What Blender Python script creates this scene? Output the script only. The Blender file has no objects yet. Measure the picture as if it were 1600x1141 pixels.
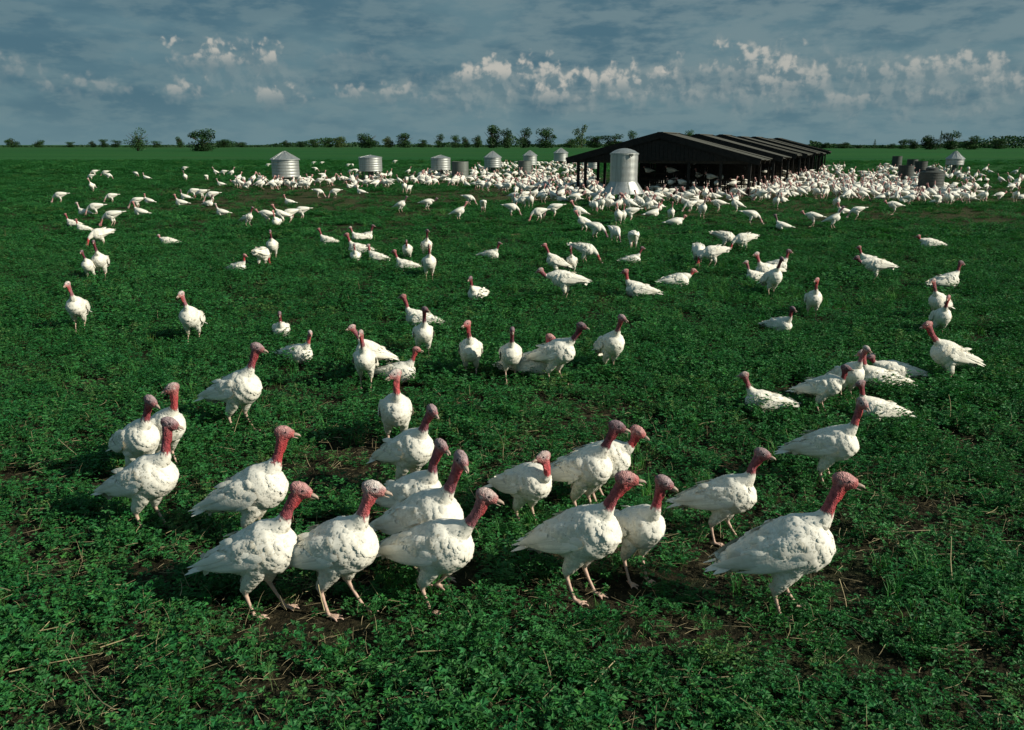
import bpy, math, random
import numpy as np
from mathutils import Vector, Matrix
R = math.radians
random.seed(7)
rng = np.random.default_rng(11)
scene = bpy.context.scene
col = scene.collection

# ------------------------------------------------------------------ camera
CAM_H, FPX, HZ = 2.8, 1300.0, 226.0
PITCH = math.atan((570.5 - HZ) / FPX)
cp, sp = math.cos(PITCH), math.sin(PITCH)
cam = bpy.data.objects.new('camera', bpy.data.cameras.new('camera'))
col.objects.link(cam)
cam.location = (0, 0, CAM_H)
cam.rotation_euler = (math.pi / 2 - PITCH, 0, 0)
cam.data.sensor_width = 36
cam.data.lens = FPX / 1600 * 36
cam.data.clip_end = 6000
cam.data.dof.use_dof = False
scene.camera = cam

# ------------------------------------------------------------------ light
SUN_AZ, SUN_EL = 109.0, 28.0
S = Vector((math.sin(R(SUN_AZ)) * math.cos(R(SUN_EL)), math.cos(R(SUN_AZ)) * math.cos(R(SUN_EL)), math.sin(R(SUN_EL))))
sun = bpy.data.objects.new('sun', bpy.data.lights.new('sun', 'SUN'))
col.objects.link(sun)
sun.data.energy = 4.9
sun.data.angle = R(0.55)
sun.data.color = (1.0, 0.93, 0.78)
sun.rotation_euler = S.to_track_quat('Z', 'Y').to_euler()
scene.view_settings.view_transform = 'Standard'
scene.view_settings.look = 'None'
scene.view_settings.exposure = 0.12
scene.view_settings.gamma = 1.0


class NT:
    """small node helper"""
    def __init__(s, tree):
        s.t = tree; s.n = tree.nodes; s.l = tree.links
    def node(s, typ, **kw):
        n = s.n.new(typ)
        for k, v in kw.items():
            if k.startswith('i_'):
                key = k[2:]
                key = int(key) if key.isdigit() else key.replace('_', ' ')
                s.set(n.inputs[key], v)
            else:
                setattr(n, k, v)
        return n
    def set(s, inp, v):
        if isinstance(v, bpy.types.NodeSocket):
            s.l.new(v, inp)
        else:
            inp.default_value = v
    def math(s, op, a, b=0.0, c=0.0, clamp=False):
        n = s.n.new('ShaderNodeMath'); n.operation = op; n.use_clamp = clamp
        s.set(n.inputs[0], a); s.set(n.inputs[1], b); s.set(n.inputs[2], c)
        return n.outputs[0]
    dim = '3D'
    def noise(s, vec, scale, detail=4, rough=.55, dist=0.0):
        n = s.n.new('ShaderNodeTexNoise'); n.noise_dimensions = s.dim
        if vec is not None: s.l.new(vec, n.inputs['Vector'])
        n.inputs['Scale'].default_value = scale; n.inputs['Detail'].default_value = detail
        n.inputs['Roughness'].default_value = rough; n.inputs['Distortion'].default_value = dist
        return n.outputs[0]
    def mix(s, f, a, b, typ='MIX'):
        n = s.n.new('ShaderNodeMix'); n.data_type = 'RGBA'; n.blend_type = typ
        s.set(n.inputs[0], f)
        for i, v in ((6, a), (7, b)):
            if not isinstance(v, bpy.types.NodeSocket) and len(v) == 3: v = (*v, 1)
            s.set(n.inputs[i], v)
        return n.outputs[2]
    def step(s, x, lo, hi):
        n = s.n.new('ShaderNodeMapRange'); n.interpolation_type = 'SMOOTHSTEP'
        s.set(n.inputs[0], x); s.set(n.inputs[1], lo); s.set(n.inputs[2], hi)
        return n.outputs[0]
    def xyz(s, x, y, z):
        n = s.n.new('ShaderNodeCombineXYZ')
        s.set(n.inputs[0], x); s.set(n.inputs[1], y); s.set(n.inputs[2], z)
        return n.outputs[0]


# ------------------------------------------------------------------ sky
def build_world():
    w = bpy.data.worlds.new('World'); scene.world = w; w.use_nodes = True
    w.node_tree.nodes.clear()
    k = NT(w.node_tree); k.dim = '2D'
    sky = k.node('ShaderNodeTexSky'); sky.sky_type = 'NISHITA'; sky.sun_disc = False
    sky.sun_elevation = R(SUN_EL); sky.sun_rotation = R(SUN_AZ)
    sky.air_density = 1.0; sky.dust_density = 0.6; sky.ozone_density = 2.0
    tc = k.node('ShaderNodeTexCoord')
    sx = k.node('ShaderNodeSeparateXYZ'); k.l.new(tc.outputs['Generated'], sx.inputs[0])
    az = k.math('ARCTAN2', sx.outputs[0], sx.outputs[1])
    el = k.math('ARCSINE', sx.outputs[2])
    # cloud plane: az/el in hundredths of the focal scale
    P = k.xyz(k.math('MULTIPLY', az, 13.0), k.math('MULTIPLY', el, 13.0), 0.0)
    stretched = k.xyz(k.math('MULTIPLY', az, 13.0), k.math('MULTIPLY', el, 42.0), 3.7)
    deck = k.noise(stretched, .42, 4, .58)
    deck2 = k.noise(stretched, 1.3, 4, .6)
    fine = k.noise(P, 3.2, 5, .56, .1)
    Poff = k.xyz(k.math('ADD', k.math('MULTIPLY', az, 13.0), 0.055), k.math('ADD', k.math('MULTIPLY', el, 13.0), 0.06), 0.0)
    fine2 = k.noise(Poff, 3.2, 4, .56, .1)
    relief = k.math('MULTIPLY', k.math('SUBTRACT', fine, fine2), 5.0)
    # individual cumulus heads (picture direction, half width, half height, brightness)
    puffs = [(385, 98, 70, 16, .95), (448, 152, 34, 15, .75), (312, 147, 22, 13, .75), (165, 145, 44, 14, .5),
             (765, 122, 46, 16, 1.0), (838, 122, 36, 22, 1.0), (855, 152, 44, 15, .8), (600, 152, 50, 13, .65), (670, 160, 40, 11, .45),
             (945, 130, 56, 19, 1.0), (1000, 126, 46, 12, .75), (1150, 108, 75, 20, .9), (1215, 134, 44, 22, .7), (1285, 163, 40, 12, .55),
             (1370, 124, 46, 14, .6), (1455, 114, 60, 18, .75), (1420, 160, 60, 12, .4), (1075, 160, 80, 12, .4), (1560, 140, 60, 18, .6),
             (560, 104, 70, 10, .35), (30, 120, 50, 18, .5)]
    wob = k.math('SUBTRACT', k.noise(P, 2.2, 3, .5), .5)
    def billow(sc):
        v = k.node('ShaderNodeTexVoronoi'); v.voronoi_dimensions = '2D'; v.feature = 'SMOOTH_F1'; v.inputs['Smoothness'].default_value = .35
        v.inputs['Scale'].default_value = sc
        k.l.new(warp, v.inputs['Vector']); return k.math('SUBTRACT', .45, v.outputs['Distance'])
    wv = k.node('ShaderNodeVectorMath'); wv.operation = 'SCALE'; wv.inputs['Scale'].default_value = .16
    wn = k.node('ShaderNodeTexNoise', noise_dimensions='2D'); wn.inputs['Scale'].default_value = 6.0; wn.inputs['Detail'].default_value = 3; k.l.new(P, wn.inputs['Vector']); k.l.new(wn.outputs['Color'], wv.inputs[0])
    wa = k.node('ShaderNodeVectorMath'); wa.operation = 'ADD'; k.l.new(P, wa.inputs[0]); k.l.new(wv.outputs[0], wa.inputs[1]); warp = wa.outputs[0]
    bl = k.math('ADD', k.math('ADD', k.math('MULTIPLY', billow(4.5), 1.0), k.math('MULTIPLY', billow(10.0), .55)), k.math('MULTIPLY', k.math('SUBTRACT', fine, .5), .8))
    acc = None; lacc = None
    for (u, v, a, b, br) in puffs:
        a_ = math.atan((u - 800) / FPX) * 13; e_ = (HZ - v) / FPX * math.cos(a_ / 13) * 13
        dx = k.math('DIVIDE', k.math('SUBTRACT', k.math('MULTIPLY', az, 13.0), a_), a / 100 * 1.35)
        dy = k.math('DIVIDE', k.math('SUBTRACT', k.math('MULTIPLY', el, 13.0), e_), b / 100 * 1.6)
        dyb = k.math('MAXIMUM', dy, k.math('MULTIPLY', dy, 1.25))
        r = k.math('SQRT', k.math('ADD', k.math('MULTIPLY', dx, dx), k.math('MULTIPLY', dyb, dyb)))
        m = k.math('MINIMUM', k.math('SUBTRACT', 1.0, r), .6)
        m = k.math('ADD', m, k.math('ADD', k.math('MULTIPLY', wob, 1.0), k.math('MULTIPLY', bl, .95)))
        m = k.math('MULTIPLY', k.step(m, -.08, .72), br)
        lt = k.math('MULTIPLY', m, k.step(dy, -1.1, .75))
        acc = m if acc is None else k.math('MAXIMUM', acc, m)
        lacc = lt if lacc is None else k.math('MAXIMUM', lacc, lt)
    bank = None
    for (u, v, a, b, br) in [(800, 145, 190, 38, .8), (1010, 140, 190, 34, .9), (1190, 132, 170, 48, 1.0), (1420, 140, 200, 44, .9), (430, 128, 130, 30, .45)]:
        a_ = math.atan((u - 800) / FPX) * 13; e_ = (HZ - v) / FPX * math.cos(a_ / 13) * 13
        dx = k.math('DIVIDE', k.math('SUBTRACT', k.math('MULTIPLY', az, 13.0), a_), a / 100)
        dy = k.math('DIVIDE', k.math('SUBTRACT', k.math('MULTIPLY', el, 13.0), e_), b / 100)
        r = k.math('SQRT', k.math('ADD', k.math('MULTIPLY', dx, dx), k.math('MULTIPLY', dy, dy)))
        m = k.math('ADD', k.math('SUBTRACT', 1.0, r), k.math('ADD', k.math('MULTIPLY', wob, 1.2), k.math('MULTIPLY', k.math('SUBTRACT', fine, .5), 1.4)))
        m = k.math('MULTIPLY', k.step(m, -.05, .75), br)
        bank = m if bank is None else k.math('MAXIMUM', bank, m)
    # cumulus elsewhere in the sky, out of the picture's band
    gen = k.math('MULTIPLY', k.step(deck2, .52, .68), k.step(el, .16, .24))
    acc = k.math('MAXIMUM', acc, k.math('MULTIPLY', gen, .35))
    tint = k.mix(1.0, sky.outputs[0], (.42, .60, .66), 'MULTIPLY')
    greydeck = k.mix(k.step(deck, .36, .66), (.66, 1.40, 1.85), (1.10, 1.95, 2.30))
    greydeck = k.mix(k.math('MULTIPLY', k.step(deck2, .42, .66), .55), greydeck, (1.50, 2.25, 2.45))
    lowhaze = k.step(el, 0.055, 0.0)
    side = k.step(az, -.45, .35)
    greydeck = k.mix(k.math('MULTIPLY', k.math('MULTIPLY', side, k.step(deck2, .30, .60)), .55), greydeck, (1.75, 2.45, 2.65))
    greydeck = k.mix(k.math('MULTIPLY', lowhaze, .55), greydeck, (1.35, 2.30, 2.65))
    c = k.mix(k.math('ADD', k.math('MULTIPLY', k.step(el, .9, .2), .22), .74), tint, greydeck)
    c = k.mix(k.math('MULTIPLY', bank, .62), c, k.mix(k.math('ADD', relief, .5, clamp=True), (1.15, 1.85, 2.15), (2.55, 3.0, 3.0)))
    lit = k.mix(k.math('MULTIPLY', k.math('ADD', k.math('MULTIPLY', bl, .9), k.math('ADD', relief, .62), clamp=True), k.step(lacc, .0, .8)), (1.45, 2.15, 2.4), (5.0, 4.8, 4.3))
    c = k.mix(k.math('MULTIPLY', acc, .85), c, lit)
    bg = k.node('ShaderNodeBackground'); k.l.new(c, bg.inputs[0]); bg.inputs[1].default_value = 0.1
    out = k.node('ShaderNodeOutputWorld'); k.l.new(bg.outputs[0], out.inputs[0])


build_world()


# ------------------------------------------------------------------ projection helpers (picture ray -> real place)
def ground(u, v, z=0.0):
    dx, dy = (u - 800) / FPX, (570.5 - v) / FPX
    d = np.array([dx, cp + dy * sp, -sp + dy * cp])
    t = (z - CAM_H) / d[2]
    return d[0] * t, d[1] * t


def height_at(y, v):
    t = (570.5 - v) / FPX
    return CAM_H + y * (t * cp - sp) / (cp + t * sp)


def proj(x, y, z):
    d = y * cp - (z - CAM_H) * sp
    return 800 + FPX * x / d, 570.5 - FPX * (y * sp + (z - CAM_H) * cp) / d


def at_dist(u, y):      # x for a picture column at forward distance y (far, near the horizon)
    return (u - 800) / FPX * y / cp * (cp * cp + sp * sp) * cp / 1.0 * 1.0 if False else (u - 800) / FPX * (y * cp + CAM_H * sp)


# ------------------------------------------------------------------ object helpers
def tag(o, label=None, cat=None, group=None, kind=None):
    if label: o['label'] = label
    if cat: o['category'] = cat
    if group: o['group'] = group
    if kind: o['kind'] = kind
    return o


def empty(name, loc, rz=0.0, parent=None):
    o = bpy.data.objects.new(name, None); col.objects.link(o)
    o.location = loc; o.rotation_euler = (0, 0, rz); o.empty_display_size = .1
    if parent: o.parent = parent
    return o


def link(name, mesh, parent=None, loc=(0, 0, 0), rot=(0, 0, 0), scale=None):
    o = bpy.data.objects.new(name, mesh); col.objects.link(o)
    o.location = loc; o.rotation_euler = rot
    if scale: o.scale = scale if hasattr(scale, '__len__') else (scale,) * 3
    if parent: o.parent = parent
    return o


def mesh_np(name, V, F, mat=None, smooth=True, tint=None, mats=None, fmat=None):
    me = bpy.data.meshes.new(name)
    V = np.asarray(V, dtype=np.float32)
    if isinstance(F, np.ndarray):
        n, kk = F.shape
        me.vertices.add(len(V)); me.vertices.foreach_set('co', V.ravel())
        me.loops.add(n * kk); me.loops.foreach_set('vertex_index', F.astype(np.int32).ravel())
        me.polygons.add(n)
        me.polygons.foreach_set('loop_start', np.arange(0, n * kk, kk, dtype=np.int32))
        me.update(calc_edges=True)
    else:
        me.from_pydata(V.tolist(), [], F)
    if smooth: me.polygons.foreach_set('use_smooth', np.ones(len(me.polygons), dtype=bool))
    if tint is not None:
        a = me.attributes.new('tint', 'FLOAT_COLOR', 'POINT')
        t = np.ones((len(V), 4), dtype=np.float32); t[:, :np.asarray(tint).shape[1]] = tint
        a.data.foreach_set('color', t.ravel())
    if mat: me.materials.append(mat)
    if mats:
        for m in mats: me.materials.append(m)
        me.polygons.foreach_set('material_index', np.asarray(fmat, dtype=np.int32))
    me.update()
    return me


class MB:
    """collects boxes, tubes, lathes and builds ONE mesh"""
    def __init__(s): s.V = []; s.F = []; s.n = 0
    def add(s, V, F):
        s.V.append(np.asarray(V, float)); s.F += [tuple(i + s.n for i in f) for f in F]; s.n += len(V)
        return s
    def box(s, c, size, M=None):
        c = np.array(c, float); h = np.array(size, float) / 2
        V = np.array([[x, y, z] for x in (-1, 1) for y in (-1, 1) for z in (-1, 1)]) * h
        if M is not None: V = V @ np.array(M).T
        return s.add(V + c, [(0, 1, 3, 2), (4, 6, 7, 5), (0, 4, 5, 1), (2, 3, 7, 6), (0, 2, 6, 4), (1, 5, 7, 3)])
    def bar(s, a, b, w, h):
        a = Vector(a); b = Vector(b); d = b - a; L = d.length
        q = d.to_track_quat('X', 'Z').to_matrix()
        return s.box((a + b) / 2, (L, w, h), q)
    def tube(s, pts, rad, n=8, caps=True):
        V, F = tube_np(pts, rad, n); return s.add(V, F)
    def lathe(s, prof, n=32, c=(0, 0, 0)):
        V = []; F = []
        for (r, z) in prof:
            for i in range(n):
                a = 2 * math.pi * i / n
                V.append((c[0] + r * math.cos(a), c[1] + r * math.sin(a), c[2] + z))
        for j in range(len(prof) - 1):
            for i in range(n):
                F.append((j * n + i, j * n + (i + 1) % n, (j + 1) * n + (i + 1) % n, (j + 1) * n + i))
        return s.add(V, F)
    def mesh(s, name, mat, smooth=False, angle=None):
        me = mesh_np(name, np.vstack(s.V), s.F, mat, smooth)
        if angle:
            me.polygons.foreach_set('use_smooth', np.ones(len(me.polygons), dtype=bool))
            me.set_sharp_from_angle(angle=R(angle))
        return me


def tube_np(pts, rad, n=8):
    """closed tapered tube through pts, radius per point; rad item may be (ry, rz)"""
    pts = np.asarray(pts, float); m = len(pts)
    V = []; prev = None
    for i in range(m):
        t = pts[min(i + 1, m - 1)] - pts[max(i - 1, 0)]
        t = t / (np.linalg.norm(t) + 1e-9)
        if prev is None:
            ref = np.array([0, 1.0, 0]) if abs(t[1]) < .9 else np.array([1.0, 0, 0])
            a = ref - t * ref.dot(t)
        else:
            a = prev - t * prev.dot(t)
        a /= np.linalg.norm(a); prev = a
        b = np.cross(t, a)
        r = rad[i]; ra, rb = (r if hasattr(r, '__len__') else (r, r))
        for k in range(n):
            th = 2 * math.pi * k / n
            V.append(pts[i] + a * ra * math.cos(th) + b * rb * math.sin(th))
    F = []
    for i in range(m - 1):
        for k in range(n):
            F.append((i * n + k, i * n + (k + 1) % n, (i + 1) * n + (k + 1) % n, (i + 1) * n + k))
    F.append(tuple(range(n - 1, -1, -1))); F.append(tuple((m - 1) * n + k for k in range(n)))
    return np.array(V), F


def vnoise(x, y, seed=0):
    """value noise, vectorised"""
    x = np.asarray(x, float); y = np.asarray(y, float)
    xi = np.floor(x).astype(np.int64); yi = np.floor(y).astype(np.int64)
    fx = x - xi; fy = y - yi; fx = fx * fx * (3 - 2 * fx); fy = fy * fy * (3 - 2 * fy)
    def h(a, b):
        n = (a * 374761393 + b * 668265263 + seed * 1274126177) & 0x7fffffff
        n = ((n ^ (n >> 13)) * 1274126177) & 0x7fffffff
        return ((n ^ (n >> 16)) & 0xffff) / 65535.0
    return (h(xi, yi) * (1 - fx) + h(xi + 1, yi) * fx) * (1 - fy) + (h(xi, yi + 1) * (1 - fx) + h(xi + 1, yi + 1) * fx) * fy


def fbm(x, y, seed=0, o=4):
    a = 0; s = 0; w = 1.0
    for i in range(o):
        a = a + w * vnoise(x * 2 ** i, y * 2 ** i, seed + i); s += w; w *= .5
    return a / s


# ------------------------------------------------------------------ materials
def new_mat(name):
    m = bpy.data.materials.new(name); m.use_nodes = True; m.node_tree.nodes.clear()
    k = NT(m.node_tree)
    return m, k, k.node('ShaderNodeOutputMaterial')


def principled(k, out, color, rough=.7, metal=0.0, bump=None, bstr=.3, bdist=.01, spec=.3):
    p = k.node('ShaderNodeBsdfPrincipled')
    if not isinstance(color, bpy.types.NodeSocket) and len(color) == 3: color = (*color, 1)
    k.set(p.inputs['Base Color'], color); k.set(p.inputs['Roughness'], rough); k.set(p.inputs['Metallic'], metal)
    p.inputs['Specular IOR Level'].default_value = spec
    if bump is not None:
        b = k.node('ShaderNodeBump'); b.inputs['Strength'].default_value = bstr; b.inputs['Distance'].default_value = bdist
        k.l.new(bump, b.inputs['Height']); k.l.new(b.outputs[0], p.inputs['Normal'])
    k.l.new(p.outputs[0], out.inputs[0])
    return p


def mat_bird():
    m, k, out = new_mat('turkey_skin')
    a = k.node('ShaderNodeAttribute', attribute_name='tint')
    oi = k.node('ShaderNodeObjectInfo'); tc = k.node('ShaderNodeTexCoord')
    n = k.noise(tc.outputs['Object'], 60, 4, .6)
    n2 = k.noise(tc.outputs['Object'], 9, 3, .6)
    skin = k.mix(1.0, a.outputs['Color'], oi.outputs['Color'], 'MULTIPLY')
    c = k.mix(k.math('SUBTRACT', 1.0, a.outputs['Alpha']), skin, a.outputs['Color'])
    c = k.mix(k.math('MULTIPLY', k.math('MULTIPLY', k.step(n, .45, .7), .65), a.outputs['Alpha']), c, k.mix(1.0, c, (.62, .55, .5), 'MULTIPLY'))
    vor = k.node('ShaderNodeTexVoronoi'); vor.inputs['Scale'].default_value = 150; k.l.new(tc.outputs['Object'], vor.inputs['Vector'])
    principled(k, out, c, .62, 0, k.math('MULTIPLY', k.math('ADD', vor.outputs[0], n), a.outputs['Alpha']), .9, .006, .25)
    return m


def mat_feather():
    m, k, out = new_mat('white_feathers')
    a = k.node('ShaderNodeAttribute', attribute_name='tint')
    oi = k.node('ShaderNodeObjectInfo'); tc = k.node('ShaderNodeTexCoord')
    n = k.noise(tc.outputs['Object'], 7, 4, .6)
    n2 = k.noise(tc.outputs['Object'], 45, 3, .6)
    dirt = k.math('MULTIPLY', k.step(n, .46, .72), k.math('ADD', k.math('MULTIPLY', oi.outputs['Random'], .45), .12))
    c = k.mix(dirt, a.outputs['Color'], (.50, .43, .29))
    c = k.mix(k.math('MULTIPLY', k.step(n2, .5, .8), .25), c, (.5, .48, .4))
    p = principled(k, out, c, .75, 0, n2, .35, .006, .15)
    return m


def mat_simple(name, color, rough=.7, metal=0.0, nscale=8, var=.35, coord='Object', bstr=.25, bdist=.01, spec=.3):
    m, k, out = new_mat(name)
    tc = k.node('ShaderNodeTexCoord')
    n = k.noise(tc.outputs[coord], nscale, 5, .6)
    dark = tuple(x * (1 - var) for x in color)
    c = k.mix(k.step(n, .35, .68), color, dark)
    principled(k, out, c, rough, metal, n, bstr, bdist, spec)
    return m


def mat_metal(name, color, rough, metal, streak=.4):
    m, k, out = new_mat(name)
    tc = k.node('ShaderNodeTexCoord')
    mp = k.node('ShaderNodeMapping'); mp.inputs['Scale'].default_value = (9, 9, .6); k.l.new(tc.outputs['Object'], mp.inputs[0])
    s = k.noise(mp.outputs[0], 1.0, 5, .6); n = k.noise(tc.outputs['Object'], 3.2, 5, .65)
    c = k.mix(k.math('MULTIPLY', k.step(s, .42, .7), streak), color, tuple(x * .45 for x in color))
    c = k.mix(k.math('MULTIPLY', k.step(n, .5, .75), streak * .7), c, (color[0] * .7, color[1] * .6, color[2] * .48))
    principled(k, out, c, k.math('ADD', k.math('MULTIPLY', n, .25), rough - .1), metal, n, .15, .02, .4)
    return m


def mat_leaf(name, ca, cb, transl=.3):
    m, k, out = new_mat(name)
    oi = k.node('ShaderNodeObjectInfo'); a = k.node('ShaderNodeAttribute', attribute_name='tint')
    c = k.mix(oi.outputs['Random'], ca, cb)
    c = k.mix(k.math('MULTIPLY', k.step(oi.outputs['Random'], .93, .97), .35), c, (.13, .15, .05))
    c = k.mix(1.0, c, a.outputs['Color'], 'MULTIPLY')
    d = k.node('ShaderNodeBsdfPrincipled'); k.l.new(c, d.inputs['Base Color']); d.inputs['Roughness'].default_value = .55
    d.inputs['Specular IOR Level'].default_value = .22
    t = k.node('ShaderNodeBsdfTranslucent'); k.l.new(k.mix(1.0, c, (.9, 1.3, .6), 'MULTIPLY'), t.inputs[0])
    ms = k.node('ShaderNodeMixShader'); ms.inputs[0].default_value = transl
    k.l.new(d.outputs[0], ms.inputs[1]); k.l.new(t.outputs[0], ms.inputs[2]); k.l.new(ms.outputs[0], out.inputs[0])
    return m


M_bird = mat_bird(); M_feather = mat_feather()
M_beak = mat_simple('beak_horn', (.50, .38, .30), .45, 0, 60, .3)
M_eye = mat_simple('dark_eye', (.012, .01, .01), .12, 0, 5, .1, spec=.6)
M_galv = mat_metal('galvanised_steel', (.50, .52, .50), .46, .75, .5)
M_tank = mat_metal('weathered_zinc', (.17, .19, .17), .6, .45, .55)
M_dark = mat_metal('dark_zinc', (.075, .085, .080), .7, .3, .6)
M_black = mat_simple('black_board', (.022, .020, .018), .8, 0, 6, .5)  # real black boards, and the added ones that paint shade inside the shelters
M_wood = mat_simple('dark_timber', (.045, .037, .028), .85, 0, 9, .5)
M_rail = mat_simple('pale_worn_timber', (.34, .29, .21), .8, 0, 12, .4)
M_roof = mat_metal('old_corrugated_iron', (.12, .12, .10), .72, .2, .6)
M_clover = mat_leaf('clover_leaf', (.016, .120, .030), (.044, .182, .048), .24)
M_stem = mat_leaf('green_stem', (.06, .13, .035), (.10, .16, .05), .1)
M_straw = mat_simple('dry_straw', (.42, .35, .20), .7, 0, 20, .35)
M_tree = mat_leaf('tree_leaf', (.020, .055, .018), (.035, .085, .025), .15)
M_treepale = mat_leaf('pale_tree_leaf', (.075, .13, .05), (.10, .15, .06), .3)
M_bark = mat_simple('tree_bark', (.07, .055, .04), .9, 0, 4, .4)


# ------------------------------------------------------------------ ground
def mat_ground():
    m, k, out = new_mat('field_soil')
    g = k.node('ShaderNodeNewGeometry')
    P = g.outputs['Position']
    s = k.node('ShaderNodeSeparateXYZ'); k.l.new(P, s.inputs[0])
    n1 = k.noise(P, .9, 6, .65); n2 = k.noise(P, 14, 5, .65); n3 = k.noise(P, .06, 4, .6); n4 = k.noise(P, 60, 3, .6)
    soil = k.mix(k.step(n2, .4, .68), (.014, .014, .009), (.050, .042, .024))
    soil = k.mix(k.math('MULTIPLY', k.step(n4, .62, .72), .5), soil, (.25, .20, .11))
    green = k.mix(k.step(n2, .38, .66), (.012, .026, .010), (.030, .060, .020))
    tramp = k.mix(k.step(n2, .36, .64), (.026, .045, .016), (.115, .105, .050))
    c = k.mix(k.math('ADD', k.math('MULTIPLY', k.step(n1, .48, .68), .6), k.math('MULTIPLY', k.step(s.outputs[1], 14, 30), .4)), soil, green)
    d = k.math('ADD', s.outputs[1], k.math('MULTIPLY', k.math('SUBTRACT', n3, .5), 26))
    d2 = k.math('ADD', d, k.math('MULTIPLY', k.math('SUBTRACT', n1, .5), 14))
    mid = k.math('MULTIPLY', k.step(d2, 25, 35), k.step(d2, 98, 72))
    side = k.step(k.math('ADD', s.outputs[0], k.math('MULTIPLY', n1, 6)), -34, -14)
    mid = k.math('MULTIPLY', mid, side)
    c = k.mix(k.math('MULTIPLY', mid, k.math('MULTIPLY', k.step(k.math('ADD', n1, k.math('MULTIPLY', n2, .5)), .5, .95), .8)), c, tramp)
    n5 = k.noise(P, .012, 5, .6)
    mp = k.node('ShaderNodeMapping'); mp.inputs['Scale'].default_value = (.02, .10, .1); k.l.new(P, mp.inputs[0])
    n6 = k.noise(mp.outputs[0], 1.0, 6, .7)
    fine_g = k.noise(P, 2.2, 6, .7)
    crop = k.mix(k.step(n5, .35, .65), (.018, .105, .028), (.028, .138, .034))
    crop = k.mix(k.math('MULTIPLY', k.step(n6, .42, .62), .7), crop, (.055, .115, .034))
    crop = k.mix(k.math('MULTIPLY', k.step(s.outputs[1], 420, 800), .35), crop, (.08, .13, .045))
    crop = k.mix(k.math('MULTIPLY', k.step(fine_g, .42, .62), .65), crop, (.008, .050, .012))
    mp2 = k.node('ShaderNodeMapping'); mp2.inputs['Scale'].default_value = (.006, .045, .1); k.l.new(P, mp2.inputs[0])
    crop = k.mix(k.math('MULTIPLY', k.step(k.noise(mp2.outputs[0], 1.0, 5, .7), .46, .60), .55), crop, (.014, .070, .022))
    c = k.mix(k.step(d2, 66, 120), c, crop)
    principled(k, out, c, .95, 0, k.math('ADD', n2, k.math('MULTIPLY', n4, .4)), .7, .05, .05)
    return m


def lump(x, y):
    return (fbm(np.asarray(x) * .8, np.asarray(y) * .8, 3, 4) - .5) * .07


def build_ground():
    ys = np.concatenate([np.linspace(-6, 2, 8), np.linspace(2.2, 16, 110), np.linspace(16.4, 40, 60), np.linspace(42, 120, 40), np.geomspace(130, 5000, 24)])
    nx = 161
    V = []
    for y in ys:
        half = 12 + max(y, 0) * 1.3
        xs = np.linspace(-half, half, nx)
        z = lump(xs, np.full(nx, y)) * (1.0 if y < 60 else max(0, (120 - y) / 60)) if y < 120 else np.zeros(nx)
        V.append(np.stack([xs, np.full(nx, y), z], 1))
    V = np.vstack(V); ny = len(ys)
    i = np.arange(nx - 1)[None, :] + np.arange(ny - 1)[:, None] * nx
    F = np.stack([i, i + 1, i + nx + 1, i + nx], -1).reshape(-1, 4)
    o = link('ground', mesh_np('ground', V, F, mat_ground()))
    tag(o, 'dark soil and green crop of a flat open field', kind='structure')


build_ground()


def bare(x, y):
    """0 lush .. 1 bare straw-covered soil"""
    b = np.zeros_like(x, dtype=float)
    for (u, v, rx, ry, a) in [(1140, 880, .9, .40, 1.0), (1030, 875, .4, .4, .8), (1420, 850, .8, .4, .75), (1000, 1020, .9, .3, .5), (140, 880, .55, .3, .9),
                              (150, 970, .5, .2, .5), (560, 700, .5, .5, .55), (510, 760, .4, .5, .6), (850, 860, .5, .3, .5), (1330, 760, .9, .6, .5), (120, 700, .6, .7, .5),
                              (860, 470, .9, .5, .6), (300, 900, .6, .25, .4)]:
        cx, cy = ground(u, v)
        b = np.maximum(b, a * .62 * np.exp(-((x - cx) / rx) ** 2 - ((y - cy) / ry) ** 2))
    b = np.maximum(b, .38 * np.clip((fbm(x * .55, y * .55, 21, 3) - .56) * 6, 0, 1) * np.clip((14 - y) / 8, 0, 1))
    return np.clip(b, 0, 1)


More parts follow.
